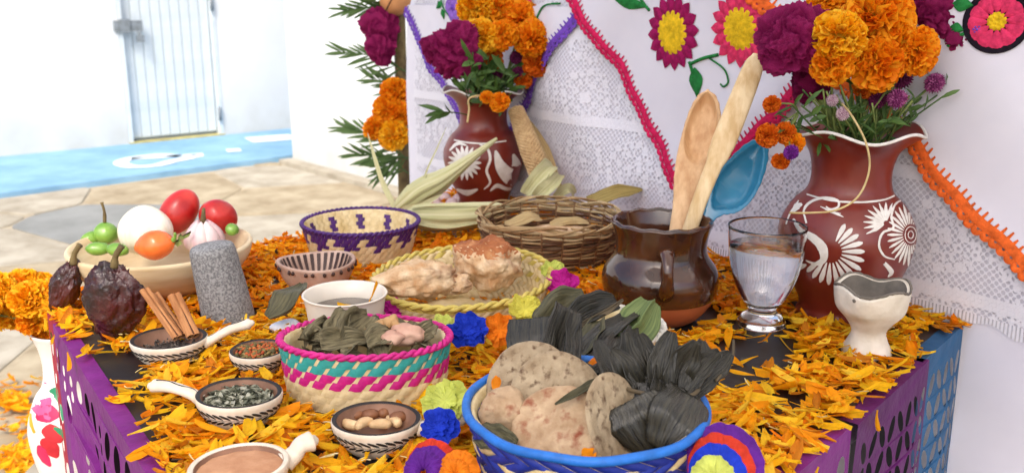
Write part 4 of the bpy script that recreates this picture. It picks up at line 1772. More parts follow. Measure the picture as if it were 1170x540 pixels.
tomato('taller red tomato standing behind the onion', 204, 242, 1.19, .0215, .0215, .031, (R(158), R(34), 0))
tomato('round red tomato at the right edge of the wooden bowl', 249, 248, 1.18, .0235, .0235, .021, (R(130), R(25), 0))
# garlic head
def garlic(u, v, Z, r):
    c = at(u, v, Z)
    root = thing('garlic_bulb', 'purple streaked garlic head at the right of the wooden bowl', 'garlic', c)
    for k in range(7):
        a = 2 * PI * k / 7 + .2
        M_ = Matrix.Rotation(a, 3, 'Z') @ Matrix.Rotation(R(-16), 3, 'Y')
        def sh(q):
            t = (q.z + 1) / 2
            return Vector((q.x * (1 - .65 * t ** 2), q.y * (1 - .65 * t ** 2), q.z))
        MB().blob(Vector((math.cos(a), math.sin(a), 0)) * r * .46, r * .52, r * .50, r * .74, .03, 4, 3, M=M_, shape=sh, off=k).build('clove', M_garlic, root)
    MB().tube([(0, 0, r * .4), (.001, 0, r * .9), (.002, .001, r * 1.3)], [.005, .0028, .0018], 8).build('neck', M_drystem, root)
garlic(233, 268, 1.125, .0245)
# orange chili
c = at(176, 280, 1.095)
root = thing('orange_chili', 'small orange chili lying in front of the onion', 'chili', c)
def sh(q):
    t = (q.x + 1) / 2
    k = .35 + .75 * math.sin(PI * min(1, .12 + t * .62))
    return Vector((q.x, q.y * k, q.z * k))
MB().blob((0, 0, 0), .0235, .0155, .0145, .08, 5, 3, shape=sh, M=Matrix.Rotation(R(-10), 3, 'Z') @ Matrix.Rotation(R(-14), 3, 'Y') @ Matrix.Scale(1.08, 3)).build('fruit', M_carrot, root)
MB().tube(smooth_path([(.020, -.003, .004), (.026, -.004, .010), (.027, -.006, .016)], 4), [.0028] * 4 + [.0018] * 4 + [.0014], 7).build('stalk', M_tomatillo, root)
# green ones
def green(label, u, v, Z, r, name='green_chili', long=1.0, rot=0):
    c = at(u, v, Z)
    o = top(name, MB().blob(c, r * long, r, r * .92, .10, 4, 3, M=Matrix.Rotation(rot, 3, 'Z') , fn=lambda q: 1 + .03 * math.sin(math.atan2(q.y, q.x) * 5)), M_tomatillo, c, label, 'chili', 'green chilies in the wooden bowl')
    return o
g1 = green('round green chili with tall dry stalk at the left of the bowl', 121, 266, 1.17, .0145)
MB().tube(smooth_path([(0, 0, .013), (.001, 0, .026), (-.001, 0, .038)], 4), [.0022] * 4 + [.0016] * 4 + [.0024], 7).build('stalk', M_drystem, g1)
green('bright green chili lying lowest at the left rim of the bowl', 112, 284, 1.12, .0085, long=1.7, rot=.2)
green('small green chili touching the onion at the front left', 134, 285, 1.11, .0085, long=1.7, rot=-.3)
g4 = green('dark green chili stem end poking out beside the right tomato', 265, 262, 1.13, .008)
green('green chili tucked behind the left rim of the bowl', 107, 272, 1.17, .010, long=1.5, rot=.9)
# husk fragment by garlic
c = at(207, 274, 1.10)
m = MB()
for k in range(4):
    a = k * 1.5
    def fn(x, y):
        return c + Vector((math.cos(a) * y * .012 + (x - .5) * .008 * math.sin(PI * min(1, y + .1)), -.002 * k, .010 * y * math.sin(a + 1) + .003 * math.sin(x * 3)))
    m.grid(3, 4, fn)
top('papery_husk', m, M_husk, c, 'scrap of green papery husk between orange chili and garlic', 'husk')

# ---- big dried chilies
M_ancho = mat('dried_chili_skin', S(78, 26, 26), S(22, 9, 11), 34, .3, 1.0, 90, .5, coat=.2, bdist=.004)
def ancho(label, c, w, h, d, rot, seed, stem_px=None):
    root = thing('dried_chili', label, 'dried chili', c, 'dried chilies by the wooden bowl')
    def sh(q):
        t = (1 - q.z) / 2            # 0 top 1 bottom
        k = (1 - .55 * t ** 2.2) * (1 - .25 * (1 - t) ** 6)
        return Vector((q.x * k, q.y * k, q.z))
    def fn(q):
        a = math.atan2(q.y, q.x)
        return 1 + .16 * nz((q.x * 2.4, q.y * 2.4, q.z * 1.1), 1, seed) - .30 * abs(nz((q.x * 4.5, q.y * 4.5, q.z * 2.0), 1, seed + 4)) + .14 * abs(nz((q.x * 11, q.y * 11, q.z * 5), 1, seed + 7)) + .04 * math.sin(a * 3 + q.z * 2 + seed)
    m_ = MB().blob((0, 0, 0), w, d, h, .0, 4, 5, fn=fn, shape=sh, M=Matrix.Rotation(rot, 3, 'Y'))
    m_.build('pod', M_ancho, root)
    tp = Matrix.Rotation(rot, 3, 'Y') @ Vector((0, 0, h * .93))
    MB().tube(smooth_path([tp, tp + Vector((.003, -.001, .012)), tp + Vector((.010, -.001, .022))], 4), [.0042] * 3 + [.003] * 5 + [.0036], 8).build('stalk', M_drystem, root)
c = at(129, 349, .968)
ancho('big wrinkled black dried chili leaning on the front of the bowl', Vector((c.x, c.y, max(c.z, .041))), .0355, .043, .012, R(8), 1.0)
c = at(73, 333, 1.06)
ancho('narrow dark dried chili hanging at the far left table corner', Vector((c.x, c.y, c.z)), .0175, .037, .013, R(24), 3.0)

# ================================================================== bread, tortillas, leaf parcels
def spotted(name, c1, c2, c3, sc1=30, sc2=60, rough=.8, bump=.6, bd=.003):
    m_ = mat(name, c1, c2, sc1, rough, 1.0, 150, .25, bdist=bd)
    nt = m_.node_tree
    pr = nt.nodes['Principled BSDF']
    lk = pr.inputs['Base Color'].links[0]
    src = lk.from_socket
    no = nt.nodes.new('ShaderNodeTexNoise')
    no.inputs['Scale'].default_value = sc2
    no.inputs['Detail'].default_value = 3
    tc = nt.nodes.new('ShaderNodeTexCoord')
    nt.links.new(tc.outputs['Object'], no.inputs['Vector'])
    ra = nt.nodes.new('ShaderNodeValToRGB')
    ra.color_ramp.elements[0].position = .54
    ra.color_ramp.elements[1].position = .74
    nt.links.new(no.outputs['Fac'], ra.inputs['Fac'])
    mx = nt.nodes.new('ShaderNodeMixRGB')
    mx.inputs[2].default_value = c3
    nt.links.new(ra.outputs[0], mx.inputs[0])
    nt.links.new(src, mx.inputs[1])
    nt.links.new(mx.outputs[0], pr.inputs['Base Color'])
    return m_
M_bread = spotted('bread_crumb', S(224, 198, 162), S(182, 138, 94), S(124, 74, 42), 50, 34)
M_crust = spotted('bread_crust', S(178, 112, 70), S(148, 86, 52), S(202, 148, 100), 50, 60)
M_tort = spotted('tortilla_dough', S(176, 158, 130), S(140, 120, 94), S(84, 58, 42), 60, 170, bump=.9, bd=.002)
M_tort2 = spotted('tortilla_dough_red', S(190, 164, 132), S(154, 124, 94), S(128, 60, 38), 60, 100, bump=.9, bd=.002)

def bread(label, u, v, Z, rx, ry, rz, rot, seed, crust=True):
    c = at(u, v, Z)
    root = thing('bread_piece', label, 'bread', c, 'bread pieces in the yellow basket', rot)
    def fn(q):
        return 1 + .26 * nz((q.x * 1.9, q.y * 1.9, q.z * 1.9), 1, seed) + .12 * abs(nz((q.x * 3.6, q.y * 3.6, q.z * 3.6), 1, seed)) + .07 * nz((q.x * 6, q.y * 6, q.z * 6), 1, seed) + (.05 * nz((q.x * 15, q.y * 15, q.z * 15), 1, seed))
    MB().blob((0, 0, 0), rx, ry, rz, 0, 4, 5, fn=fn).build('crumb', M_bread, root)
    if crust:
        mb2 = MB()
        def fn2(x, y):
            a = 2 * PI * x
            th = y * 1.15
            q = Vector((math.sin(th) * math.cos(a), math.sin(th) * math.sin(a), math.cos(th)))
            d = fn(q) + .025 + .02 * nz((q.x * 9, q.y * 9, q.z * 9)) - .05 * y ** 6
            return Vector((q.x * rx * d, q.y * ry * d, q.z * rz * d))
        mb2.grid(40, 14, fn2, cu=True)
        mb2.build('crust', M_crust, root)
    return root
bread('domed bread piece with brown crust on the right of the yellow basket', 556, 301, 1.045, .036, .030, .027, R(-12), 2.0)
bread('pale torn bread piece on the left of the yellow basket', 477, 319, .995, .040, .028, .018, R(18), 5.0, crust=False)
bread('small bread scrap behind the pale torn piece', 520, 324, 1.005, .018, .016, .010, R(40), 7.0, crust=False)

def tortilla(label, u, v, Z, r, nrm, mt, seed, th=.0030, fold=0.0):
    c = at(u, v, Z)
    m_ = MB()
    def rad(a):
        return r * (1 + .022 * nz((math.cos(a) * 1.4, math.sin(a) * 1.4, seed)) + .012 * nz((math.cos(a) * 5, math.sin(a) * 5, seed)))
    def hgt(x, y):
        return .0010 * nz((x * 30, y * 30, seed)) + .0004 * nz((x * 160, y * 160, seed)) + fold * x * x / r
    def topf(a, b):
        an = 2 * PI * a
        rr_ = rad(an) * b
        x, y = math.cos(an) * rr_, math.sin(an) * rr_
        return Vector((x, y, hgt(x, y) + th * .5 * math.sqrt(max(0, 1 - b ** 10)) + .0014 * max(0, (b - .8) / .2) * (b < .99)))
    def botf(a, b):
        an = 2 * PI * a
        rr_ = rad(an) * b
        x, y = math.cos(an) * rr_, math.sin(an) * rr_
        return Vector((x, y, hgt(x, y) - th * .5 * math.sqrt(max(0, 1 - b ** 10))))
    m_.grid(56, 14, topf, cu=True)
    m_.grid(56, 14, botf, cu=True, flip=True)
    o = m_.build('tortilla', mt)
    o.location = c
    o.rotation_euler = Vector(nrm).to_track_quat('Z', 'Y').to_euler()
    tag(o, label, 'tortilla', 'tortillas in the blue basket')
    return o
tortilla('rearmost tortilla leaning at the back of the blue basket', 606, 440, .735, .0345, (-.22, -.82, .52), M_tort, 1.0)
tortilla('second tortilla overlapping the rearmost one in the blue basket', 636, 453, .706, .0345, (.02, -.80, .60), M_tort, 2.4)
tortilla('right tortilla standing next to the dark leaf parcel', 701, 477, .676, .032, (.72, -.58, .38), M_tort, 3.3, fold=.04)
tortilla('front red spotted tortilla filling the middle of the blue basket', 638, 490, .672, .0335, (-.16, -.66, .74), M_tort2, 4.2)
c = at(576, 470, .695)
o = top('food_chunk', MB().blob(c, .019, .015, .017, .25, 6, 4, off=3, fn=lambda q: 1 + .08 * nz((q.x * 5, q.y * 5, q.z * 5))), M_tort2, c,
        'reddish chunk of filled dough at the left of the blue basket', 'food')
c = at(556, 506, .672)

M_dleaf = mat('dark_banana_leaf', S(64, 60, 48), S(15, 15, 14), 1.0, .27, 1.0, 1.6, .5, uvs=(16, 1.6), bdist=.0015, lo=.3, hi=.75)
M_parcel = mat('dark_leaf_parcel', S(50, 47, 40), S(18, 18, 17), 26, .27, 1.0, 60, .5, stretch=(4, 4, .7), bdist=.0022)
M_dleaf2 = mat('dried_olive_leaf', S(112, 106, 76), S(46, 46, 34), 1.0, .5, 1.0, 1.6, .3, uvs=(14, 1.6), bdist=.0015, lo=.3, hi=.75)
M_tie = mat('leaf_tie', S(98, 84, 62), S(70, 60, 44), 40, .7, .3)

def strip_leaf(mb, pts, w, nrm, seed=0.0, crease=.25, taper=(.7, 1, .9, .5), cup=.15, n=8, nx=14):
    path = smooth_path(pts, n)
    N_ = len(path)
    nrm = Vector(nrm).normalized()
    def fn(x, y):
        k = y * (N_ - 1)
        i = min(int(k), N_ - 2)
        p = path[i].lerp(path[i + 1], k - i)
        t = (path[i + 1] - path[i]).normalized()
        s_ = t.cross(nrm)
        if s_.length < 1e-5:
            s_ = t.orthogonal()
        s_.normalize()
        n_ = s_.cross(t)
        kk = y * (len(taper) - 1)
        j = min(int(kk), len(taper) - 2)
        ww = w * (taper[j] + (taper[j + 1] - taper[j]) * (kk - j))
        e = (x - .5)
        z = ww * (cup * (abs(e) * 2) ** 2 * .5 + crease * nz((x * 2.2 + seed, y * 2.5, seed)) + crease * .16 * nz((x * 7 + seed, y * 8, seed + 2)) + .007 * math.sin(x * 34))
        return p + s_ * (e * ww * (1 + .15 * nz((y * 5, x, seed)))) + n_ * z
    mb.grid(nx, N_ - 1, fn)
    return mb

def leafobj(name, label, cat, mt, strips, loc, group=None, thick=.0008):
    m_ = MB()
    for i, s_ in enumerate(strips):
        strip_leaf(m_, *s_[:3], seed=s_[3] if len(s_) > 3 else i * 1.7, **(s_[4] if len(s_) > 4 else {}))
    o = top(name, m_, mt, loc, label, cat, group)
    sd = o.modifiers.new('thickness', 'SOLIDIFY')
    sd.thickness = thick
    return o

# the tied tamale parcel
c = at(748, 478, .70)
tam = thing('leaf_tamale', 'tamale wrapped in black banana leaf and tied, at the right of the blue basket', 'tamale', c)
def fnt(q):
    return .95 + .16 * nz((q.x * 1.5, q.y * 1.5, q.z * 1.5), 1, 4.0) + .20 * abs(nz((q.x * 2.2 + q.z, q.y * 1.2, q.z * 1.0), 1, 9.0))
def sht(q):
    t = (q.z + 1) / 2
    sq_ = lambda v_: math.copysign(abs(v_) ** .66, v_)
    return Vector((sq_(q.x) * (1.0 - .30 * t ** 2), sq_(q.y) * (1 - .30 * t ** 2), sq_(q.z)))
pcl = MB().blob((0, .006, 0), .036, .015, .031, 0, 4, 5, fn=fnt, shape=sht, M=Matrix.Rotation(R(-16), 3, 'X') @ Matrix.Rotation(R(10), 3, 'Y')).build('parcel', M_parcel, tam)
for i_, (pts_, w_) in enumerate((([(722, 455, .672), (735, 480, .666), (750, 514, .672)], .046), ([(790, 450, .682), (774, 480, .662), (756, 514, .664)], .042))):
    fl_ = MB()
    strip_leaf(fl_, [at(*q_) - c for q_ in pts_], w_, (0, -.9, .4), i_ * 2.7, crease=.10, taper=(.75, 1, .95, .5), cup=-.18)
    fo_ = fl_.build('folded_flap', M_dleaf, tam)
    fo_.modifiers.new('thickness', 'SOLIDIFY').thickness = .0008
m = MB()
tp = at(757, 447, .69) - c
ringp = []
for i in range(41):
    a = 2 * PI * i / 40
    ringp.append(tp + Vector((math.cos(a) * .0275, math.sin(a) * .019 + .010, .0015 * math.sin(a * 2))))
m.tube(ringp, .0016, 6)
m.tube(smooth_path([ringp[30], ringp[30] + Vector((.004, -.004, -.006)), ringp[30] + Vector((.012, -.004, -.016))], 4), .0012, 5)
m.build('tie', M_tie, tam)
rr = random.Random(31)
m = MB()
for k in range(11):                           # fringe of torn leaf ends above the tie
    f = k / 10
    u0 = 722 + 66 * f
    u1 = 690 + 148 * f + rr.uniform(-8, 8)
    v1 = 396 - 12 * math.sin(f * PI) + rr.uniform(-10, 14)
    z0 = .69 + rr.uniform(-.004, .016)
    z1 = .70 + rr.uniform(-.01, .035)
    p0, p1 = at(u0, 450, z0) - c, at(u1, v1, z1) - c
    mid = (p0 + p1) / 2 + Vector((rr.uniform(-.004, .004), rr.uniform(-.006, .004), .0))
    strip_leaf(m, [p0, mid, p1], rr.uniform(.016, .027), (rr.uniform(-.6, .6), -1, .3), k * 1.3, crease=.2, taper=(.6, 1, .95, .3), cup=.35)
fr = m.build('leaf_fringe', M_dleaf, tam)
fr.modifiers.new('thickness', 'SOLIDIFY').thickness = .0007
MB().tube(smooth_path([at(838, 388, .73) - c, at(836, 410, .72) - c, at(818, 435, .705) - c], 5), .0011, 5).build('loose_thread', M_tie, tam)

# upright folded leaf behind the tortillas + the heap in the pale basket
def L3(*a):
    return [at(*q) for q in a]
leafobj('folded_leaf', 'broad dark folded leaf standing behind the tortillas', 'leaf', M_dleaf,
        [(L3((604, 428, .775), (606, 395, .79), (606, 362, .80)), .040, (-.25, -1, .2), 1.0, dict(taper=(1, 1, 1, .95), cup=.05, crease=.12)),
         (L3((632, 430, .765), (636, 394, .78), (648, 352, .80)), .030, (.3, -1, .2), 2.0, dict(taper=(1, 1, .9, .8), cup=.3, crease=.2)),
         (L3((650, 425, .77), (652, 390, .785), (654, 356, .80)), .020, (.7, -.8, .2), 3.0, dict(taper=(1, 1, .9, .7), cup=.4))], at(620, 430, .775), 'dark leaves around the baskets')
heap = [('olive dried leaf sticking up at the back of the leaf heap', M_dleaf2, ((618, 372, .87), (640, 350, .885), (668, 338, .89)), .030),
        ('dark curled leaf lying across the top of the leaf heap', M_dleaf, ((650, 372, .86), (678, 352, .875), (704, 345, .89)), .026),
        ('long dark leaf slanting down through the leaf heap', M_dleaf, ((655, 420, .80), (690, 385, .84), (728, 352, .88)), .022),
        ('dark leaf falling from the heap towards the tortillas', M_dleaf, ((668, 428, .77), (690, 408, .80), (706, 380, .84)), .030),
        ('crumpled grey leaf in the middle of the leaf heap', M_dleaf2, ((640, 410, .80), (668, 392, .83), (684, 366, .86)), .028),
        ('dark leaf tip bent over the rim of the pale basket', M_dleaf, ((676, 432, .765), (708, 420, .79), (726, 396, .82)), .024),
        ('narrow black leaf at the right of the leaf heap', M_dleaf, ((694, 412, .80), (716, 396, .825), (724, 374, .85)), .016),
        ('thin brown leaf stalk pointing up right from the heap', M_tie, ((662, 372, .855), (690, 358, .87), (712, 342, .885)), .005)]
for i, (lab, mt_, pts, w) in enumerate(heap):
    leafobj('dark_leaf', lab, 'leaf', mt_, [(L3(*pts), w, (rr.uniform(-.5, .3), -.7, .7), i * 2.3, dict(crease=.4, cup=.3))], at(*pts[0]), 'dark leaves around the baskets')
M_gleaf = mat('fresh_green_husk', S(132, 146, 88), S(74, 96, 54), 1.0, .5, .6, 1.6, .35, uvs=(16, 1.2), trans=.1)
leafobj('green_husk', 'fresh folded green husk standing at the right of the pale basket', 'leaf', M_gleaf,
        [(L3((706, 386, .865), (722, 368, .87), (740, 342, .885)), .026, (-.6, -.8, .4), 1.0, dict(taper=(.7, 1, .9, .5), cup=.5, crease=.15)),
         (L3((720, 394, .855), (736, 374, .86), (750, 346, .875)), .024, (.6, -.8, .3), 4.0, dict(taper=(.7, 1, .9, .4), cup=.4, crease=.15))], at(706, 386, .865))
leafobj('loose_leaf_strip', 'thin dark leaf strip lying across the tortillas', 'leaf', M_dleaf2,
        [(L3((634, 461, .668), (656, 450, .672), (676, 438, .69), (694, 430, .715)), .0068, (-.1, -.5, .85), 2.0, dict(taper=(.1, .9, 1, .6), cup=.3, crease=.2))], at(634, 461, .668))
leafobj('corn_husk_scrap', 'grey dried husk under the tortillas at the front left of the blue basket', 'leaf', M_dleaf2,
        [(L3((548, 494, .675), (566, 500, .668), (588, 510, .66)), .022, (-.1, -.55, .8), 3.0, dict(crease=.4))], at(548, 494, .675))

# dried leaves and roots in the pink basket
fillm = MB()
rl_ = random.Random(61)
for k in range(40):
    a = rl_.uniform(0, 2 * PI)
    r_ = .058 * math.sqrt(rl_.random())
    p = Vector((bk.location.x + math.cos(a) * r_, bk.location.y + math.sin(a) * r_ * .7, .030 + rl_.random() * .014 + .010))
    d_ = Vector((rl_.uniform(-1, 1), rl_.uniform(-1, 1), rl_.uniform(-.25, .4))).normalized() * rl_.uniform(.010, .018)
    strip_leaf(fillm, [p - d_, p + Vector((0, 0, .003)), p + d_], rl_.uniform(.010, .020), (rl_.uniform(-.5, .5), rl_.uniform(-.6, .2), 1), k * 1.9, crease=.5, cup=.5, n=4, nx=4, taper=(.2, 1, 1, .15))

M_bay = mat('dry_grey_leaf', S(138, 128, 98), S(74, 68, 50), 1.0, .7, .8, 2.0, .25, uvs=(10, 2.5), bdist=.002)
top('dried_leaf_litter', fillm, M_bay, Vector((bk.location.x, bk.location.y, .03)), 'bed of small crumbled dried leaves filling the pink basket', 'leaves', None, 'stuff')
bl = [('curled grey dried leaf at the left inside the pink basket', ((352, 389, .84), (366, 378, .85), (382, 372, .87)), .020),
      ('upright wrinkled grey leaf in the pink basket touching the cream cup', ((382, 388, .835), (388, 370, .85), (398, 354, .87)), .026),
      ('broad dried leaf in the middle of the pink basket', ((392, 390, .83), (408, 374, .845), (424, 362, .86)), .030),
      ('folded dried leaf at the right of the ginger in the pink basket', ((470, 388, .84), (484, 378, .85), (496, 370, .86)), .018),
      ('flat dried leaf low at the front of the pink basket', ((366, 392, .825), (390, 388, .83), (418, 386, .84)), .022),
      ('dried leaf lying under the ginger in the pink basket', ((420, 392, .825), (440, 386, .835), (462, 384, .85)), .024)]
for i, (lab, pts, w) in enumerate(bl):
    leafobj('dried_leaf', lab, 'leaf', M_bay, [(L3(*pts), w, (rr.uniform(-.5, .5), -.7, .6), i * 3.1, dict(crease=.45, cup=.5))], at(*pts[0]), 'dried leaves in the pink basket')
M_ginger = mat('ginger_skin', S(196, 156, 106), S(160, 118, 76), 40, .7, .5, 120)
M_pinkroot = mat('pale_pink_root', S(206, 168, 146), S(180, 132, 112), 30, .65, .4, 90)
c = at(434, 379, .85)
root = thing('ginger_root', 'knobbly tan ginger root on the leaves in the pink basket', 'ginger', c)
m = MB()
for p0, p1, r_ in (((-.014, 0, -.006), (.006, 0, .008), .006), ((.004, 0, .006), (.016, .002, .011), .0055), ((-.008, -.003, -.002), (-.004, -.006, .006), .0042), ((.004, -.003, .004), (.008, -.006, -.004), .0038), ((.012, -.002, .010), (.018, -.006, .004), .0035)):
    p0, p1 = Vector(p0), Vector(p1)
    m.tube(smooth_path([p0, (p0 + p1) / 2 + Vector((0, .0008, .001)), p1], 4), [r_ * .6, r_, r_ * 1.05, r_, r_ * .92, r_, r_ * 1.05, r_ * .9, r_ * .45], 10)
m.build('rhizome', M_ginger, root)
c = at(464, 382, .845)
top('dried_root', MB().blob(c, .017, .011, .010, .25, 7, 4, off=8), M_pinkroot, c, 'pale pinkish root beside the ginger in the pink basket', 'root')
c = at(448, 386, .832)
top('dried_root', MB().blob(c, .010, .008, .006, .3, 7, 3, off=12), M_pinkroot, c, 'smaller pale root in front of the ginger in the pink basket', 'root')

# bits between bowl and cup
leafobj('dark_leaf', 'dark green leaf lying between the pestle and the cream cup', 'leaf', M_dleaf2,
        [(L3((306, 362, .975), (328, 346, .99), (346, 322, 1.03)), .034, (-.2, -.5, .8), 1.0, dict(taper=(.3, 1, .9, .2), cup=.3, crease=.35))], at(306, 366, .975), 'dark leaves around the baskets')
c = P(327, 376, .006)
top('salt_mound', MB().blob(c, .017, .012, .011, .15, 5, 4, off=2), mat('white_salt', S(226, 230, 238), S(206, 212, 224), 60, .5, .4, 200), c,
    'small white mound of salt at the foot of the cream cup', 'salt')

# corn husk lying in the brown basket
leafobj('corn_husk_scrap', 'tan dried husk inside the brown wicker basket', 'leaf', mat('tan_husk', S(200, 176, 126), S(150, 122, 80), 1.0, .7, .6, 1.6, uvs=(18, 1.2)),
        [(L3((580, 257, 1.25), (602, 250, 1.27), (618, 248, 1.28)), .022, (0, -.5, .9), 1.0, dict(crease=.3)),
         (L3((630, 258, 1.24), (654, 252, 1.25), (672, 254, 1.26)), .018, (0, -.4, .9), 2.0, dict(crease=.3))], at(580, 257, 1.25))
c = at(640, 264, 1.235)
top('flat_bread', MB().blob(c, .038, .030, .006, .15, 4, 4), M_bread, c, 'pale flat bread lying in the brown wicker basket', 'bread')
# ================================================================== spoons in the pot
M_spoonA = mat('cream_wood', S(232, 208, 166), S(204, 170, 120), 16, .5, .4, 70, .3, stretch=(5, 5, .8))
M_spoonB = mat('tan_wood', S(222, 184, 140), S(190, 144, 100), 16, .5, .4, 70, .3, stretch=(5, 5, .8))
M_enam = mat('blue_enamel', S(60, 140, 176), S(46, 122, 160), 10, .16, .1, 30, .55, coat=.4)

def paddle(label, pts, ws, th, mt, facing, bowl=None, name='wooden_spoon'):
    """flat tapering wood, ws half widths along the path; bowl = (from, to, depth) hollow"""
    path = smooth_path(pts, 10)
    n = len(path)
    f = Vector(facing).normalized()
    m_ = MB()
    def W(y):
        k = y * (len(ws) - 1)
        j = min(int(k), len(ws) - 2)
        t = k - j
        t = t * t * (3 - 2 * t)
        return ws[j] + (ws[j + 1] - ws[j]) * t
    def fr(y):
        k = y * (n - 1)
        i = min(int(k), n - 2)
        p = path[i].lerp(path[i + 1], k - i)
        t = (path[i + 1] - path[i]).normalized()
        s_ = t.cross(f).normalized()
        return p, s_, s_.cross(t)
    def surf(x, y):
        p, s_, n_ = fr(y)
        a = 2 * PI * x
        ca, sa = math.cos(a), math.sin(a)
        w = W(y)
        d = th * (abs(sa) ** .6) * (1 if sa > 0 else -1)
        if bowl and bowl[0] < y < bowl[1]:
            q = (y - bowl[0]) / (bowl[1] - bowl[0])
            val = 1 - (abs(ca) ** .8 / .86) ** 2 - ((q - .5) / .47) ** 2
            e = min(1.0, max(0.0, val) * 2.0) ** .6
            e2 = max(0, 1 - ca * ca * 1.1) * math.sin(PI * q) ** .7
            d += (-bowl[2] * e if sa > 0 else -bowl[2] * 1.1 * e2)
        return p + s_ * (math.copysign(abs(ca) ** .8, ca) * w) + n_ * d
    m_.grid(64, 96, surf, cu=True)
    # end cap
    p, s_, n_ = fr(1.0)
    base = path[0]
    o = top(name, m_, mt, path[0], label, 'spoon', 'spoons standing in the pot')
    return o
pc = Vector((pot.location.x, pot.location.y, 0))
paddle('tan wooden spoon with hollow bowl standing at the left of the pot', [at(770, 300, 1.055), at(784, 225, 1.06), at(800, 160, 1.075), at(809, 104, 1.09)],
       [.010, .0105, .011, .0115, .012, .0135, .016, .0185, .0205, .0215, .0218, .0214, .0205, .0185, .0155, .011, .0015], .0045, M_spoonB, (-.35, -1, .1), bowl=(.50, .985, .013))
paddle('cream wooden paddle with long flat blade leaning right in the pot', [at(776, 302, 1.045), at(800, 228, 1.035), at(832, 150, 1.035), at(866, 64, 1.045)],
       [.0085, .0084, .0082, .0081, .0080, .0081, .0083, .0086, .009, .0118, .0130, .0130, .0128, .0124, .0118, .0105, .0062], .0055, M_spoonA, (-.25, -1, .15))
paddle('blue enamel metal spoon at the right of the pot', [at(788, 300, 1.05), at(812, 244, 1.05), at(840, 212, 1.055), at(872, 160, 1.07)],
       [.006, .006, .006, .006, .0062, .0075, .0115, .0165, .0205, .0228, .0238, .0236, .0225, .0200, .0165, .0115, .001], .0016, M_enam, (-.25, -1, .1), bowl=(.36, .985, .012), name='enamel_spoon')

# ================================================================== flowers
def marigold_mesh(name, R_, cols, seed, n=190):
    rr = random.Random(seed)
    m_ = MB()
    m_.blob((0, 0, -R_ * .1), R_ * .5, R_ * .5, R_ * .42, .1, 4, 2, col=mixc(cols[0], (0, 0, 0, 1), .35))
    ga = PI * (3 - math.sqrt(5))
    for i in range(n):
        f = (i + .5) / n
        th = math.acos(1 - 1.42 * f)              # from the top past the equator
        ph = ga * i + rr.uniform(-.3, .3)
        d = Vector((math.sin(th) * math.cos(ph), math.sin(th) * math.sin(ph), math.cos(th) * .72))
        out = (d + Vector((0, 0, .18)) + Vector((rr.uniform(-.25, .25), rr.uniform(-.25, .25), rr.uniform(-.2, .2)))).normalized()
        side = out.cross(Vector((rr.uniform(-1, 1), rr.uniform(-1, 1), rr.uniform(-1, 1)))).normalized()
        nn = out.cross(side)
        w = R_ * rr.uniform(.26, .42)
        base = d * (R_ * .34)
        ln = R_ * rr.uniform(.58, .74)
        col = rr.choice(cols)
        wa = rr.uniform(0, 6)
        def fn(x, y):
            e = x - .5
            ww = w * (.35 + .85 * y - .15 * y * y)
            curl = (.10 * math.sin(x * 7 + wa) * y + .35 * y * y * (abs(e) * 2) * (.5 if i % 2 else -.4)) * R_
            bend = .22 * R_ * y * y * math.sin(wa)
            return base + out * (ln * y * (1 - .12 * (abs(e) * 2) ** 2)) + side * (e * ww) + nn * (curl + bend)
        m_.grid(4, 3, fn, col=col)
    return m_.mesh(name, M_bloom)
OR = [S(252, 162, 20), S(248, 146, 12), S(254, 176, 34), S(242, 132, 10)]
YO = [S(255, 192, 28), S(252, 178, 20), S(255, 204, 54), S(246, 162, 16)]
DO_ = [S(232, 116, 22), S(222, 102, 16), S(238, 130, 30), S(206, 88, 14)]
MGM = {}
for kname, cols in (('o', OR), ('y', YO), ('d', DO_)):
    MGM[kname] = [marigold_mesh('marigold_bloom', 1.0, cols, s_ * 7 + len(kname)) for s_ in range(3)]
rf = random.Random(77)
_stem_cache = {}

def flower(name, label, cat, group, p, r, mesh, facing, stem_to=None, sq=1.0, stem_r=.0014):
    """a bloom at p with its stem running down to stem_to"""
    root = thing(name, label, cat, stem_to if stem_to is not None else p, group)
    b = obj('bloom', mesh, root)
    b.location = p - root.location
    q = Vector(facing).normalized().to_track_quat('Z', 'Y') @ Quaternion((0, 0, 1), rf.uniform(0, 6))
    b.rotation_euler = q.to_euler()
    b.scale = (r * rf.uniform(.86, 1.0), r * rf.uniform(.86, 1.0), r * sq * rf.uniform(.82, 1.02))
    if stem_to is not None:
        a = p - Vector(facing).normalized() * r * .35 - root.location
        z0 = Vector((0, 0, 0))
        mid = (a + z0) / 2 + Vector((rf.uniform(-.006, .006), rf.uniform(-.006, .006), .004))
        MB().tube(smooth_path([z0, mid, a], 5), [stem_r] * 8 + [stem_r * 1.2, stem_r * 1.4, stem_r * 2.2], 6).build('stem', M_stem, root)
    return root

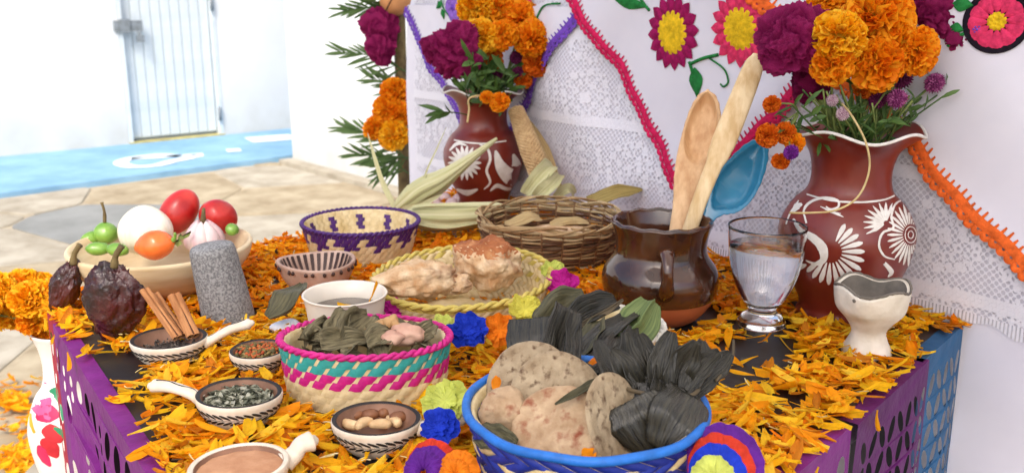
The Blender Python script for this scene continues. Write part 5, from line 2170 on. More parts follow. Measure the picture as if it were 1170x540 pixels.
def coxcomb_mesh(name, seed, cols, lobes=5.0):
    bm = bmesh.new()
    bmesh.ops.create_icosphere(bm, subdivisions=6, radius=1.0)
    m_ = MB()
    vs = []
    cc = []
    for v in bm.verts:
        q = Vector(v.co)
        big = nz(q, 1.3, seed)
        fold = abs(nz(q + Vector((.3 * big, .3 * big, 0)), 2.1, seed + 3))
        fine = abs(nz(q, 7.0, seed + 6))
        tiny = nz(q, 15.0, seed)
        d = .82 + .26 * big + .34 * min(fold, .38) + .15 * fine + .085 * tiny
        if q.z < -.1:
            d *= 1 - .45 * min(1, (-q.z - .1) * 1.3)
        vs.append(q * d)
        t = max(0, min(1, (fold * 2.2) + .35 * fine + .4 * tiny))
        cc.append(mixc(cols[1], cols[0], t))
    m_.v = [tuple(p) for p in vs]
    m_.c = cc
    m_.f = [tuple(x.index for x in f.verts) for f in bm.faces]
    m_.m = [0] * len(m_.f)
    bm.free()
    return m_.mesh(name, M_cox)
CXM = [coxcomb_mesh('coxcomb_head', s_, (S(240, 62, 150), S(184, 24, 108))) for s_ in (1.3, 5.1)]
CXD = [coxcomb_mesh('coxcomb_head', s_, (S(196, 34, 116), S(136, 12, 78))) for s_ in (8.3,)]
def ball_mesh(name, cols, seed):
    m_ = MB()
    rr = random.Random(seed)
    n = 150
    ga = PI * (3 - math.sqrt(5))
    for i in range(n):
        zf = 1 - 2 * (i + .5) / n
        r_ = math.sqrt(1 - zf * zf)
        d = Vector((r_ * math.cos(ga * i), r_ * math.sin(ga * i), zf))
        M_ = frame(d)
        m_.add([d * .72 + M_ @ Vector((0, .13, 0)), d * .72 + M_ @ Vector((0, -.13, 0)), d * .72 + M_ @ Vector((0, 0, .14)), d * (1.0 + rr.uniform(-.06, .08))],
               [(0, 1, 3), (1, 2, 3), (2, 0, 3)], col=rr.choice(cols))
    m_.blob((0, 0, 0), .78, .78, .78, 0, 1, 2, col=cols[-1])
    return m_.mesh(name, M_bloom, False)
GLOBE = ball_mesh('globe_amaranth_head', [S(176, 84, 146), S(196, 112, 168), S(150, 64, 124), S(120, 44, 98)], 4)
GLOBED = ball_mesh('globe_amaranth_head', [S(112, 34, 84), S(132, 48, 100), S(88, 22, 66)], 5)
GLOBEW = ball_mesh('globe_amaranth_head', [S(214, 186, 198), S(226, 204, 210), S(190, 150, 170)], 6)
GLOBEP = ball_mesh('aster_head', [S(126, 40, 150), S(150, 60, 176), S(100, 28, 122)], 7)

RV = Vector((vb.x, vb.y, 0))
def instem(u, v, Z=None, vase=None, z=.175):
    c = vase if vase is not None else RV
    return Vector((c.x + (u - .5) * .05, c.y + (v - .5) * .05, z))
def rsm(base, zz, sp):
    return Vector((base.x + rf.uniform(-sp, sp), base.y + rf.uniform(-sp, sp), zz))

grp = 'marigolds in the right clay vase'
Zv = depth(RV + Vector((0, 0, .25)))
right = [('largest orange marigold at the centre of the right bouquet', 1003, 28, Zv - .035, .041, 'o', (-.1, -1, .35)),
         ('bright yellow marigold at the front left of the right bouquet', 958, 42, Zv - .055, .029, 'y', (-.35, -1, .25)),
         ('orange marigold low in the middle of the right bouquet', 1002, 74, Zv - .045, .030, 'o', (0, -1, -.1)),
         ('orange marigold below the yellow one in the right bouquet', 951, 72, Zv - .050, .024, 'o', (-.4, -1, .0)),
         ('round orange marigold at the right front of the right bouquet', 1048, 58, Zv - .045, .0255, 'o', (.35, -1, .1)),
         ('orange marigold cut by the top edge at the left of the bouquet', 944, 1, Zv - .01, .020, 'o', (-.3, -.8, .5)),
         ('small orange marigold at the far right of the right bouquet', 1090, 60, Zv + .01, .016, 'o', (.7, -.8, .1)),
         ('orange marigold tucked behind the largest one in the right bouquet', 975, 20, Zv - .01, .030, 'o', (-.2, -.9, .5)),
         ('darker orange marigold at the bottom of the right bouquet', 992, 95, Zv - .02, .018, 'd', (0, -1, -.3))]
for i, (lab, u, v, Z, r, k, fc) in enumerate(right):
    flower('marigold', lab, 'marigold', grp, at(u, v, Z), r, MGM[k][i % 3], fc, rsm(RV, .165, .025), .8)
flower('coxcomb', 'large magenta coxcomb at the left of the right bouquet', 'coxcomb', 'coxcombs', at(911, 50, Zv - .02), .043, CXM[0], (-.3, -.5, .8), rsm(RV, .165, .02), .95, .004)
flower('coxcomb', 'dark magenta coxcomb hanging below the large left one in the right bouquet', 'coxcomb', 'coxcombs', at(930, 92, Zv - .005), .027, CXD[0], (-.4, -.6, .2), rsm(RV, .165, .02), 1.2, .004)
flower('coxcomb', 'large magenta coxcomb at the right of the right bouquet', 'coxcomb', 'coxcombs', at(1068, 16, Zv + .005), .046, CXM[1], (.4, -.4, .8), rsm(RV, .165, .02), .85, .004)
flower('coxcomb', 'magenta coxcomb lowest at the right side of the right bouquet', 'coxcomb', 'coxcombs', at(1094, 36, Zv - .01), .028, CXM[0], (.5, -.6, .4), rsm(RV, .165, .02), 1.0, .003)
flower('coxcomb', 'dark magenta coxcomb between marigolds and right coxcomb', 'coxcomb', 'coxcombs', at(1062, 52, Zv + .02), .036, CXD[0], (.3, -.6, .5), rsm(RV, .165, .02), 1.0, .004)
flower('coxcomb', 'magenta coxcomb at the top behind the central marigold', 'coxcomb', 'coxcombs', at(1030, -6, Zv + .04), .040, CXM[0], (.1, -.5, .8), rsm(RV, .165, .02), .9, .004)
for lab, u, v, r, me_, Z in (('pink globe amaranth at the right of the right bouquet', 1068, 95, .0115, GLOBE, Zv - .01), ('pink globe amaranth above the rim of the right vase', 1025, 113, .0115, GLOBE, Zv - .04),
                             ('pale globe amaranth bud low at the left of the right bouquet', 951, 115, .0065, GLOBEW, Zv - .04), ('pale globe amaranth at the rim centre of the right vase', 963, 130, .0075, GLOBEW, Zv - .06),
                             ('dark globe amaranth low behind the pink one in the right bouquet', 1003, 114, .011, GLOBED, Zv - .02), ('dusky globe amaranth under the right round marigold', 1030, 90, .013, GLOBED, Zv - .0)):
    flower('globe_amaranth', lab, 'amaranth', 'globe amaranths', at(u, v, Z), r, me_, (0, -1, .3), rsm(RV, .165, .02), 1.0, .0009)
# drooping sprig at the left of the right vase
for lab, u, v, r, k in (('small drooping orange bloom highest on the sprig left of the vase', 882, 119, .0095, 'd'), ('orange bloom at the left of the drooping sprig', 877, 155, .0125, 'd'),
                        ('orange bloom at the right of the drooping sprig', 897, 152, .0115, 'd'), ('orange bloom on the drooping sprig above the purple one', 908, 163, .0105, 'o'),
                        ('lowest small orange bloom on the drooping sprig', 892, 184, .0095, 'd')):
    flower('small_orange_bloom', lab, 'marigold', 'blooms drooping beside the right vase', at(u, v, Zv - .04), r, MGM[k][1], (-.4, -1, -.1), at(912, 128, Zv - .02), .8, .0009)
flower('purple_bloom', 'tiny purple bloom on the drooping sprig', 'aster', None, at(904, 174, Zv - .05), .0085, GLOBEP, (0, -1, 0), at(912, 128, Zv - .02), .8, .0008)

LV = Vector((vb2.x, vb2.y, 0))
Zl = depth(LV + Vector((0, 0, .2)))
grp = 'marigolds in the left clay vase'
left = [('orange marigold at the top left of the left bouquet', 543, 10, -.02, .033, 'y'), ('orange marigold at the top middle of the left bouquet', 570, 11, -.01, .034, 'o'),
        ('large orange marigold at the top right of the left bouquet', 597, 22, -.02, .034, 'o'), ('yellow orange marigold in the middle of the left bouquet', 550, 42, -.05, .030, 'y'),
        ('orange marigold at the centre of the left bouquet', 575, 40, -.05, .028, 'o'), ('orange marigold at the right of the left bouquet', 608, 44, -.04, .031, 'o'),
        ('deep orange marigold low at the right of the left bouquet', 613, 72, -.03, .024, 'd'), ('small deep orange bloom reaching far right of the left bouquet', 640, 60, -.01, .014, 'd'),
        ('small orange bloom at the far right under the other in the left bouquet', 628, 78, -.02, .014, 'd'), ('orange bloom deep in the middle of the left bouquet', 562, 68, -.03, .020, 'd'),
        ('deep orange bloom low near the purple crochet edge', 598, 92, -.02, .015, 'd'), ('orange bloom hanging over the rim of the left vase', 571, 117, -.10, .016, 'o'),
        ('small orange bloom hanging beside the other at the left vase rim', 556, 111, -.10, .011, 'o')]
for i, (lab, u, v, dz, r, k) in enumerate(left):
    flower('marigold', lab, 'marigold', grp, at(u, v, Zl + dz), r, MGM[k][i % 3], (rf.uniform(-.3, .3), -1, .4), rsm(LV, .150, .02), .8)
flower('coxcomb', 'magenta coxcomb at the left of the left bouquet', 'coxcomb', 'coxcombs', at(524, 60, Zl - .04), .052, CXM[1], (-.4, -.6, .6), rsm(LV, .150, .02), 1.05, .004)
flower('coxcomb', 'small magenta coxcomb at the far left of the left bouquet', 'coxcomb', 'coxcombs', at(497, 56, Zl - .02), .026, CXM[0], (-.6, -.6, .5), rsm(LV, .150, .02), 1.1, .003)
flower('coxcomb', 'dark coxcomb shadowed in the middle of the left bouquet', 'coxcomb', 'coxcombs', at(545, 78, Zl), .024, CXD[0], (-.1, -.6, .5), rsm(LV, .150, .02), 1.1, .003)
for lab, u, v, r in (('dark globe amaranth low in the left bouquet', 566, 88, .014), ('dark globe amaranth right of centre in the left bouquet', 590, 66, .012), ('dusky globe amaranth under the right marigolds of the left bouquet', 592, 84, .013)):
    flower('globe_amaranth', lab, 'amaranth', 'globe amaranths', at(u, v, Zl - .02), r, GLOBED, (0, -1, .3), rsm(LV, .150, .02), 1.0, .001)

def leaf_blade(mb, p0, p1, w, nrm, seed=0, n=6):
    strip_leaf(mb, [p0, (p0 + p1) / 2 + Vector(nrm) * (p1 - p0).length * .08, p1], w, nrm, seed, crease=.12, taper=(.15, .9, .9, .03), cup=.35, n=n, nx=4)

def foliage(label, base, zz, targets, w, grp_):
    m_ = MB()
    for i, (u, v, Z) in enumerate(targets):
        p1 = at(u, v, Z)
        p0 = rsm(base, zz, .02)
        m_.tube(smooth_path([p0, (p0 + p1) / 2 + Vector((rf.uniform(-.008, .008), rf.uniform(-.008, .004), .003)), p1], 4), .0009, 5)
        for k in range(5):
            q0 = p0.lerp(p1, rf.uniform(.45, 1.0))
            dr = ((p1 - p0).normalized() * .5 + Vector((rf.uniform(-1, 1), rf.uniform(-1, .4), rf.uniform(-.7, .7)))).normalized()
            leaf_blade(m_, q0, q0 + dr * w * rf.uniform(2.2, 4.2), w * rf.uniform(.5, 1.0), (rf.uniform(-.6, .6), -.8, .4), i + k)
    return top('leaf_spray', m_, M_leaf, Vector((base.x, base.y, zz)), label, 'leaves', None, 'stuff')
foliage('green leaves filling the mouth of the right vase', RV, .165, [(rf.uniform(915, 1050), rf.uniform(88, 138), Zv - rf.uniform(.0, .07)) for k in range(15)]
        + [(905, 120, Zv - .03), (898, 140, Zv - .04), (890, 130, Zv - .03), (1110, 60, Zv), (1105, 85, Zv), (1078, 110, Zv - .02)], .0065, None)
foliage('green leaves filling the mouth of the left vase', LV, .150, [(rf.uniform(520, 600), rf.uniform(60, 112), Zl - rf.uniform(.0, .09)) for k in range(24)]
        + [(505, 128, Zl - .05), (533, 88, Zl - .1), (536, 70, Zl - .1), (540, 60, Zl - .1), (530, 100, Zl - .1), (548, 98, Zl - .1)], .011, None)
# dry stem loop hanging over the right vase
m = MB().tube(smooth_path([at(962, 118, Zv - .05), at(975, 135, Zv - .09), at(990, 165, Zv - .10), at(993, 195, Zv - .10), at(980, 225, Zv - .10), at(955, 240, Zv - .10), at(925, 243, Zv - .11), at(902, 243, Zv - .1)], 6), .0010, 6)
top('dry_stem', m, mat('dry_straw_stem', S(198, 176, 124), S(170, 146, 98), 60, .7), at(962, 118, Zv - .05), 'long dry straw stem looping over the front of the right vase', 'stem')
m = MB().tube(smooth_path([at(560, 108, Zl - .09), at(537, 112, Zl - .11), at(536, 125, Zl - .11), at(534, 140, Zl - .11)], 6), .0016, 6)
top('dry_stem', m, MATS['dry_straw_stem'], at(560, 108, Zl - .09), 'thin dry stem with seed tip over the rim of the left vase', 'stem')
m = MB()
for k in range(26):
    a = rsm(RV, .16, .022)
    b = at(rf.uniform(925, 1050), rf.uniform(80, 118), Zv - rf.uniform(0, .05))
    m.tube(smooth_path([a, (a + b) / 2 + Vector((rf.uniform(-.006, .006), 0, 0)), b], 3), .0010, 5)
top('stem_tangle', m, M_stem, RV + Vector((0, 0, .16)), 'tangle of thin green stems in the mouth of the right vase', 'stems', None, 'stuff')
# ================================================================== palm post at the left end of the tier
Zp = 2.06
pp = at(459, 120, Zp + .02)
post = thing('palm_post', 'cane post wrapped in palm leaves at the left end of the altar', 'post', (pp.x, pp.y, GZ))
m = MB().tube([(pp.x, pp.y, GZ + .002), (pp.x, pp.y, .75)], .013, 12)
m.build('cane', M_drystem, post, world=True)
rp = random.Random(14)
def frond(ptip, pbase, n, w, ln, spread, sd):
    """palm leaf: a rib with narrow leaflets"""
    m_ = MB()
    rr = random.Random(sd)
    rib = smooth_path([pbase, (pbase + ptip) / 2 + Vector((0, 0, .012)), ptip], 6)
    m_.tube(rib, .0016, 5)
    d = (ptip - pbase).normalized()
    for k in range(n):
        f = .12 + .86 * k / (n - 1)
        i = f * (len(rib) - 1)
        j = min(int(i), len(rib) - 2)
        p = rib[j].lerp(rib[j + 1], i - j)
        for s_ in (-1, 1):
            sd_ = Vector((0, 0, 1)) * s_ * spread * (1.1 - .6 * f) + d + Vector((rr.uniform(-.12, .12), rr.uniform(-.35, .15), rr.uniform(-.12, .12)))
            q = p + sd_.normalized() * ln * rr.uniform(.75, 1.1) * (1 - .35 * f)
            q.z -= .012 * rr.random()
            leaf_blade(m_, p, q, w, (0, -1, .2), rr.random() * 9, 3)
    return m_
fronds = [((398, 12), (462, 18), 11), ((402, -8), (462, 4), 9), ((390, 60), (464, 82), 9), ((396, 146), (466, 182), 13),
          ((408, 176), (467, 198), 9), ((438, 196), (467, 180), 7), ((428, 92), (466, 110), 7), ((425, -20), (462, 10), 7)]
for i, (a, b, n) in enumerate(fronds):
    pb_ = at(b[0], b[1], Zp - .005 - .004 * (i % 3))
    pt_ = at(a[0], a[1], Zp + rp.uniform(-.08, .04))
    frond(pt_, pb_, n + 2, .0058, .075, .55, i).build('palm_leaf', M_palm, post, world=True)
flower('coxcomb', 'upper magenta coxcomb tied to the palm post', 'coxcomb', 'flowers tied to the palm post', at(437, 32, Zp - .05), .050, CXM[0], (-.3, -.9, .3), Vector((pp.x, pp.y, at(450, 50, Zp).z)), 1.0, .004)
flower('coxcomb', 'lower magenta coxcomb tied to the palm post', 'coxcomb', 'flowers tied to the palm post', at(436, 56, Zp - .06), .036, CXM[1], (-.2, -.9, 0), Vector((pp.x, pp.y, at(450, 60, Zp).z)), 1.0, .004)
for i, (lab, u, v, r, k) in enumerate((('upper orange marigold on the palm post', 451, 105, .034, 'o'), ('middle orange marigold on the palm post', 443, 125, .037, 'o'), ('right orange marigold on the palm post touching the cloth', 456, 130, .030, 'o'),
                                      ('left small orange marigold on the palm post', 428, 146, .026, 'o'), ('yellow orange marigold lowest on the palm post', 449, 155, .036, 'y'))):
    flower('marigold', lab, 'marigold', 'flowers tied to the palm post', at(u, v, Zp - .05 - .006 * i), r, MGM[k][i % 3], (-.2, -1, .15), Vector((pp.x, pp.y, at(450, v, Zp).z)), .85, .002)
# clay jar tied at the top of the post
M_jar = mat('ochre_clay', S(206, 148, 96), S(178, 118, 72), 16, .6, .3, 60)
c = at(452, -4, Zp - .06)
jar = thing('clay_jar', 'ochre clay jar tied near the top of the palm post', 'jar', c)
JP = dense([(.0, -.035), (.018, -.034), (.036, -.018), (.040, .0), (.032, .018), (.022, .026), (.026, .036), (.031, .042)], 4)
mj = MB().lathe(JP + [(.028, .0425), (.020, .026), (.03, .0), (.0, -.028)], 40)
mj.xform((Matrix.Rotation(R(-58), 3, 'Y')).to_4x4())
mj.build('jar_body', M_jar, jar)
mk = MB()
ring_tube(mk, .0405, .0, .0012, 40)
mk.xform((Matrix.Rotation(R(-58), 3, 'Y')).to_4x4())
mk.build('painted_ring', M_stripe, jar)
MB().tube([(.0, .0, .02), (.01, .03, .05), Vector((pp.x, pp.y, c.z + .06)) - c], .0015, 5).build('cord', M_tie, jar)

# ================================================================== corn by the left vase
M_cornhusk = mat('green_cream_husk', S(226, 220, 182), S(178, 178, 118), 1.0, .55, .6, 1.5, .3, uvs=(22, 1.0), trans=.12, bdist=.002)
M_kernel = mat('corn_kernels', S(206, 176, 130), S(178, 144, 100), 120, .5, .4, 240)
def corn_husk(label, pts, radii, seed, extra=()):
    path = smooth_path([at(*q) for q in pts], 7)
    n = len(path)
    def rad(y):
        k = y * (len(radii) - 1)
        j = min(int(k), len(radii) - 2)
        return radii[j] + (radii[j + 1] - radii[j]) * (k - j)
    root = thing('corn_cob', label, 'corn', path[0], 'corn cobs by the left vase')
    body = MB()
    prev = [None]
    def fn(x, y):
        k = y * (n - 1)
        i = min(int(k), n - 2)
        p = path[i].lerp(path[i + 1], k - i)
        t = (path[i + 1] - path[i]).normalized()
        a = 2 * PI * x
        s_ = t.cross(Vector((0, 0, 1))).normalized()
        u_ = s_.cross(t)
        r_ = rad(y) * (1 + .06 * math.sin(a * 9 + y * 2) + .05 * math.sin(a * 23) + .06 * nz((math.cos(a) * 2, math.sin(a) * 2, y * 3 + seed)))
        return p + s_ * math.cos(a) * r_ + u_ * math.sin(a) * r_ - root.location
    body.grid(48, n - 1, fn, cu=True)
    body.build('husk', M_cornhusk, root)
    for i, e in enumerate(extra):
        m_ = MB()
        strip_leaf(m_, [at(*q) - root.location for q in e[0]], e[1], e[2] if len(e) > 2 else (0, -1, .4), seed + i, crease=.2, taper=(.9, 1, .7, .08), cup=.4)
        m_.build('husk_leaf', M_cornhusk, root)
    return root
corn_husk('pale corn cob in its husk with long tip pointing up to the vase', [(453, 239, 1.46), (478, 221, 1.455), (505, 205, 1.445), (535, 183, 1.44), (568, 158, 1.44)], [.008, .018, .018, .011, .006, .002], 1.0,
          [([(452, 238, 1.47), (436, 205, 1.50), (420, 152, 1.53)], .009), ([(486, 222, 1.44), (486, 200, 1.44), (500, 168, 1.46), (510, 145, 1.48)], .003), ([(460, 240, 1.45), (480, 235, 1.43), (505, 222, 1.42)], .012)])
corn_husk('green corn cob in its husk lying behind the purple basket', [(466, 246, 1.36), (490, 248, 1.36), (525, 247, 1.36), (560, 243, 1.37), (585, 240, 1.38)], [.008, .017, .019, .018, .014, .004], 2.0,
          [([(470, 238, 1.35), (500, 235, 1.34), (548, 236, 1.35)], .010, (0, -.3, 1)), ([(472, 252, 1.34), (510, 258, 1.33), (556, 252, 1.34)], .010, (0, -.8, .4))])
# dried cob leaning on the vase
c0, c1 = at(624, 216, 1.46), at(588, 122, 1.50)
root = thing('corn_cob', 'dry tan corn cob leaning upright between the left vase and lace', 'corn', c0, 'corn cobs by the left vase')
axis = (c1 - c0)
Mf = axis.to_track_quat('Z', 'Y').to_matrix()
ln = axis.length
core = MB().lathe([(.010, ln * .12), (.0155, ln * .3), (.0155, ln * .6), (.012, ln * .85), (.006, ln * .99), (.0, ln)], 20)
core.xform(Mf.to_4x4())
core.build('cob_core', M_kernel, root)
kn = MB()
for j in range(40):
    z = ln * (.16 + .80 * j / 39)
    t = j / 39
    r_ = .0155 * (1 - .58 * max(0, t - .35) ** 1.3)
    for k in range(14):
        a = 2 * PI * (k + .5 * (j % 2)) / 14
        kn.blob(Mf @ Vector((math.cos(a) * r_, math.sin(a) * r_, z)), .0030, .0030, .0023, .1, 5, 1, off=j + k)
kn.build('kernels', M_kernel, root, kind='stuff')
for i, e in enumerate((([(600, 222, 1.43), (612, 206, 1.42), (626, 192, 1.43), (632, 190, 1.46)], .024), ([(612, 226, 1.42), (628, 212, 1.41), (640, 200, 1.45)], .022), ([(634, 226, 1.44), (648, 216, 1.44), (656, 222, 1.46)], .016),
                       ([(640, 218, 1.47), (622, 170, 1.50), (600, 135, 1.53)], .013, (.3, -1, .2)))):
    m_ = MB()
    strip_leaf(m_, [at(*q) - root.location for q in e[0]], e[1], e[2] if len(e) > 2 else (0, -1, .5), i * 2.0, crease=.2, taper=(.6, 1, 1, .5), cup=.6)
    m_.build('husk_leaf', M_cornhusk if i < 3 else MATS['tan_husk'], root)
leafobj('corn_husk_scrap', 'olive tan dried husk pointing right behind the wicker basket', 'leaf', mat('olive_husk', S(176, 156, 92), S(124, 106, 56), 1.0, .6, .6, 1.5, .3, uvs=(16, 1.0)),
        [([at(672, 232, 1.36), at(700, 224, 1.36), at(734, 216, 1.37)], .026, (0, -.6, .8), 1.0, dict(taper=(.7, 1, .9, .1), cup=.5, crease=.25))], at(672, 232, 1.36))
m = MB()
for k, (u, v) in enumerate(((488, 222), (497, 226), (508, 222), (516, 228), (484, 230), (502, 233), (523, 224), (494, 216))):
    c = P(u, v + 6, .008)
    o = top('garlic_clove', MB().blob(c, .011, .010, .012, .15, 5, 3, off=k), M_garlic, c, 'pinkish garlic clove heaped at the foot of the far left vase', 'garlic', 'garlic cloves at the foot of the left vase')

# ================================================================== painted floor vase at the far left with marigolds
fvc = PZ(80, 440, 1.22)
FZ0 = -.285
plin = MB().box((-.10, -.10, 0), (.10, .10, FZ0 - .002 - GZ))
o = plin.build('plinth', M_stoneB, smooth=False)
o.location = (fvc.x, fvc.y, GZ + .001)
tag(o, 'pale stone plinth under the painted floor vase left of the table', 'plinth')
fv = thing('painted_vase', 'white vase painted with pink flowers standing left of the table', 'vase', (fvc.x, fvc.y, FZ0))
FP = dense([(.0, .0), (.032, .0), (.036, .004), (.047, .035), (.0545, .080), (.053, .105), (.043, .135), (.032, .152), (.0285, .175), (.031, .20), (.038, .222)], 5)
M_fv = mat('white_glazed_vase', S(232, 226, 220), S(222, 212, 206), 14, .3, .05, 40, .5)
MB().lathe(FP + [(.035, .222), (.026, .175), (.04, .11), (.0, .02)], 64).build('vase_body', M_fv, fv)
fb = Vector((fvc.x, fvc.y, FZ0))
M_pk = mat('pink_glaze', S(206, 40, 96), S(176, 28, 70), 30, .35)
M_rd = mat('red_glaze', S(200, 44, 52), S(172, 32, 42), 30, .35)
M_rs = mat('rose_glaze', S(208, 96, 142), S(190, 70, 120), 30, .35)
M_gg = mat('green_glaze', S(34, 140, 92), S(24, 110, 74), 30, .35)
def fvs(px, w, mt_, name):
    mm = slip_stroke(MB(), px, w, fb, FP, .0006)
    if mm.f:
        mm.build(name, mt_, fv)
fvs([(56, 474), (48, 452), (52, 436)], [5, 20, 17, 3], M_rs, 'painted_petal')
fvs([(58, 478), (42, 466), (36, 450)], [4, 10, 10, 2], M_rs, 'painted_petal')
fvs([(42, 478), (54, 472), (68, 474)], [4, 20, 20, 4], M_pk, 'painted_petal')
fvs([(48, 492), (60, 494), (71, 504)], [4, 19, 19, 4], M_rd, 'painted_petal')
fvs([(47, 502), (58, 510), (66, 522)], [4, 18, 16, 3], M_rd, 'painted_petal')
fvs([(44, 508), (50, 520), (58, 532)], [3, 11, 10, 2], M_pk, 'painted_petal')
fvs([(57, 446), (66, 448), (72, 462), (72, 480)], [2, 13, 10, 2], M_gg, 'painted_leaf')
fvs([(62, 488), (74, 496), (82, 508)], [3, 9, 3], M_gg, 'painted_leaf')
fvs([(40, 494), (36, 484), (35, 470)], [3, 4, 2], mat('yellow_glaze', S(226, 170, 40), None, 30, .35), 'painted_petal')
# heap of marigolds on the floor vase
hp = random.Random(4)
spots = [(8, 330), (26, 326), (44, 328), (58, 338), (14, 344), (32, 342), (48, 350), (6, 356), (24, 358), (40, 362), (58, 358), (-8, 342), (20, 334), (64, 350), (50, 336), (36, 352), (-4, 328), (66, 370), (52, 376), (-14, 354)]
for i, (u, v) in enumerate(spots):
    p = at(u, v, 1.20 + hp.uniform(-.05, .05) + (.03 if v < 335 else 0))
    flower('marigold', 'orange marigold heaped on the painted vase left of the table', 'marigold', 'marigolds heaped on the painted floor vase', p, hp.uniform(.020, .027),
           MGM['y' if i % 3 else 'o'][i % 3], (hp.uniform(-.3, .3), -.6, .8), fb + Vector((hp.uniform(-.02, .02), hp.uniform(-.02, .02), .205)), .85)

# ================================================================== crepe paper ruffles of the garland
def crepe(name, c):
    return mat(name, c, tuple(x * .7 for x in c[:3]) + (1,), 60, .75, .8, 200, .2, trans=.15, bdist=.002)
K = dict(blue=crepe('blue_crepe', S(28, 58, 190)), orange=crepe('orange_crepe', S(238, 128, 20)), yellow=crepe('yellow_crepe', S(226, 216, 90)), magenta=crepe('magenta_crepe', S(190, 30, 140)),
         purple=crepe('purple_crepe', S(96, 34, 140)), red=crepe('red_crepe', S(206, 58, 36)), lime=crepe('lime_crepe', S(206, 214, 104)))
def ruffle(label, u, v, Z, r, key, facing, layers=3, seed=0, sqx=1.15, amp=.30):
    c = at(u, v, Z)
    root = thing('crepe_ruffle', label, 'crepe paper', c, 'crepe paper ruffles on the table')
    rr = random.Random(seed)
    Mq = Vector(facing).normalized().to_track_quat('Z', 'Y').to_matrix()
    for l in range(layers):
        m_ = MB()
        rl = r * (1 - .22 * l)
        ph = rr.uniform(0, 6)
        kf = rr.choice([4, 5, 6])
        def fn(x, y):
            a = 2 * PI * x
            rad = rl * y * (1 + .22 * nz((math.cos(a) * 1.5, math.sin(a) * 1.5, ph)) + .05 * math.sin(a * 9 + ph))
            zz = .10 * r * l + amp * rl * (y ** 1.5) * (math.sin(a * kf + ph) * .45 + .22 * math.sin(a * 13 + ph) + 1.3 * nz((math.cos(a) * y * 2.6, math.sin(a) * y * 2.6, ph)) + .10 * math.sin(a * 34 + ph)) + .25 * rl * y * y
            return Mq @ Vector((math.cos(a) * rad * sqx, math.sin(a) * rad, zz))
        m_.grid(140, 6, fn, cu=True)
        m_.build('paper_layer', K[key], root)
    return root
ruffle('bright blue crepe ruffle right of the pink basket', 536, 379, .885, .0165, 'blue', (-.1, -.8, .6), 4, 1)
ruffle('orange crepe ruffle beside the bright blue one', 571, 377, .89, .0145, 'orange', (.2, -.8, .5), 3, 2)
ruffle('yellow crepe ruffle at the front of the yellow basket', 600, 354, .92, .0145, 'yellow', (0, -.7, .7), 3, 3)
ruffle('second yellow crepe ruffle under the left of the yellow basket', 506, 374, .895, .0125, 'lime', (-.2, -.6, .8), 3, 4)
ruffle('lime crepe ruffle left of the blue basket', 510, 459, .74, .017, 'lime', (-.2, -.7, .7), 3, 5)
ruffle('small deep blue crepe ruffle left of the blue basket', 503, 488, .715, .0135, 'blue', (-.2, -.8, .6), 4, 6)
ruffle('magenta crepe ruffle behind the leaf heap', 642, 325, 1.00, .015, 'magenta', (.0, -.8, .6), 3, 7)
ruffle('pale yellow crepe ruffle behind the magenta one', 632, 310, 1.03, .012, 'lime', (.0, -.8, .6), 2, 8)
ruffle('pink crepe ruffle peeping out right of the cream cup', 450, 352, .96, .010, 'magenta', (.2, -.8, .6), 3, 9)

def rosette(label, u, v, Z, r, keys, facing, seed, bands=(1.0, .86, .74, .56)):
    """half rosette of stacked paper arcs, outer to inner"""
    c = at(u, v, Z)
    root = thing('crepe_rosette', label, 'crepe paper', c, 'crepe paper rosettes on the table')
    Mq = frame((1, 0, 0), facing)
    for l, key in enumerate(keys):
        r0_ = r * bands[l]
        m_ = MB()
        def fn(x, y):
            a = PI * (-.12 + 1.24 * x)
            sc_ = 1 + .012 * math.sin(a * 12) + (.05 * abs(math.sin(a * 9)) if l == len(keys) - 1 else 0)
            rad = r0_ * (.15 + .85 * y) * sc_
            zz = .0050 * l + .0007 * math.sin(a * 21 + l) * y + .004 * math.sin(y * PI)
            return Mq @ Vector((math.cos(a) * rad * .92 - r * .14 * l, math.sin(a) * rad - r * .16 * l + r * .06 * nz((a * 2, l, seed)), zz + .0016 * nz((a * 3, y * 2, l + seed))))
        m_.grid(64, 5, fn)
        m_.build('paper_band', K[key], root)
    return root
rosette('layered crepe rosette in purple red blue and lime right of the blue basket', 829, 530, .655, .029, ['purple', 'red', 'blue', 'lime'], (.1, -.75, .65), 1)
rosette('layered red and purple crepe rosette left of the blue basket', 494, 532, .665, .019, ['red', 'purple', 'purple'], (-.1, -.75, .65), 2)
rosette('orange crepe rosette cut by the bottom edge beside the red one', 524, 540, .655, .016, ['orange', 'orange'], (0, -.75, .65), 3, (1, .7))

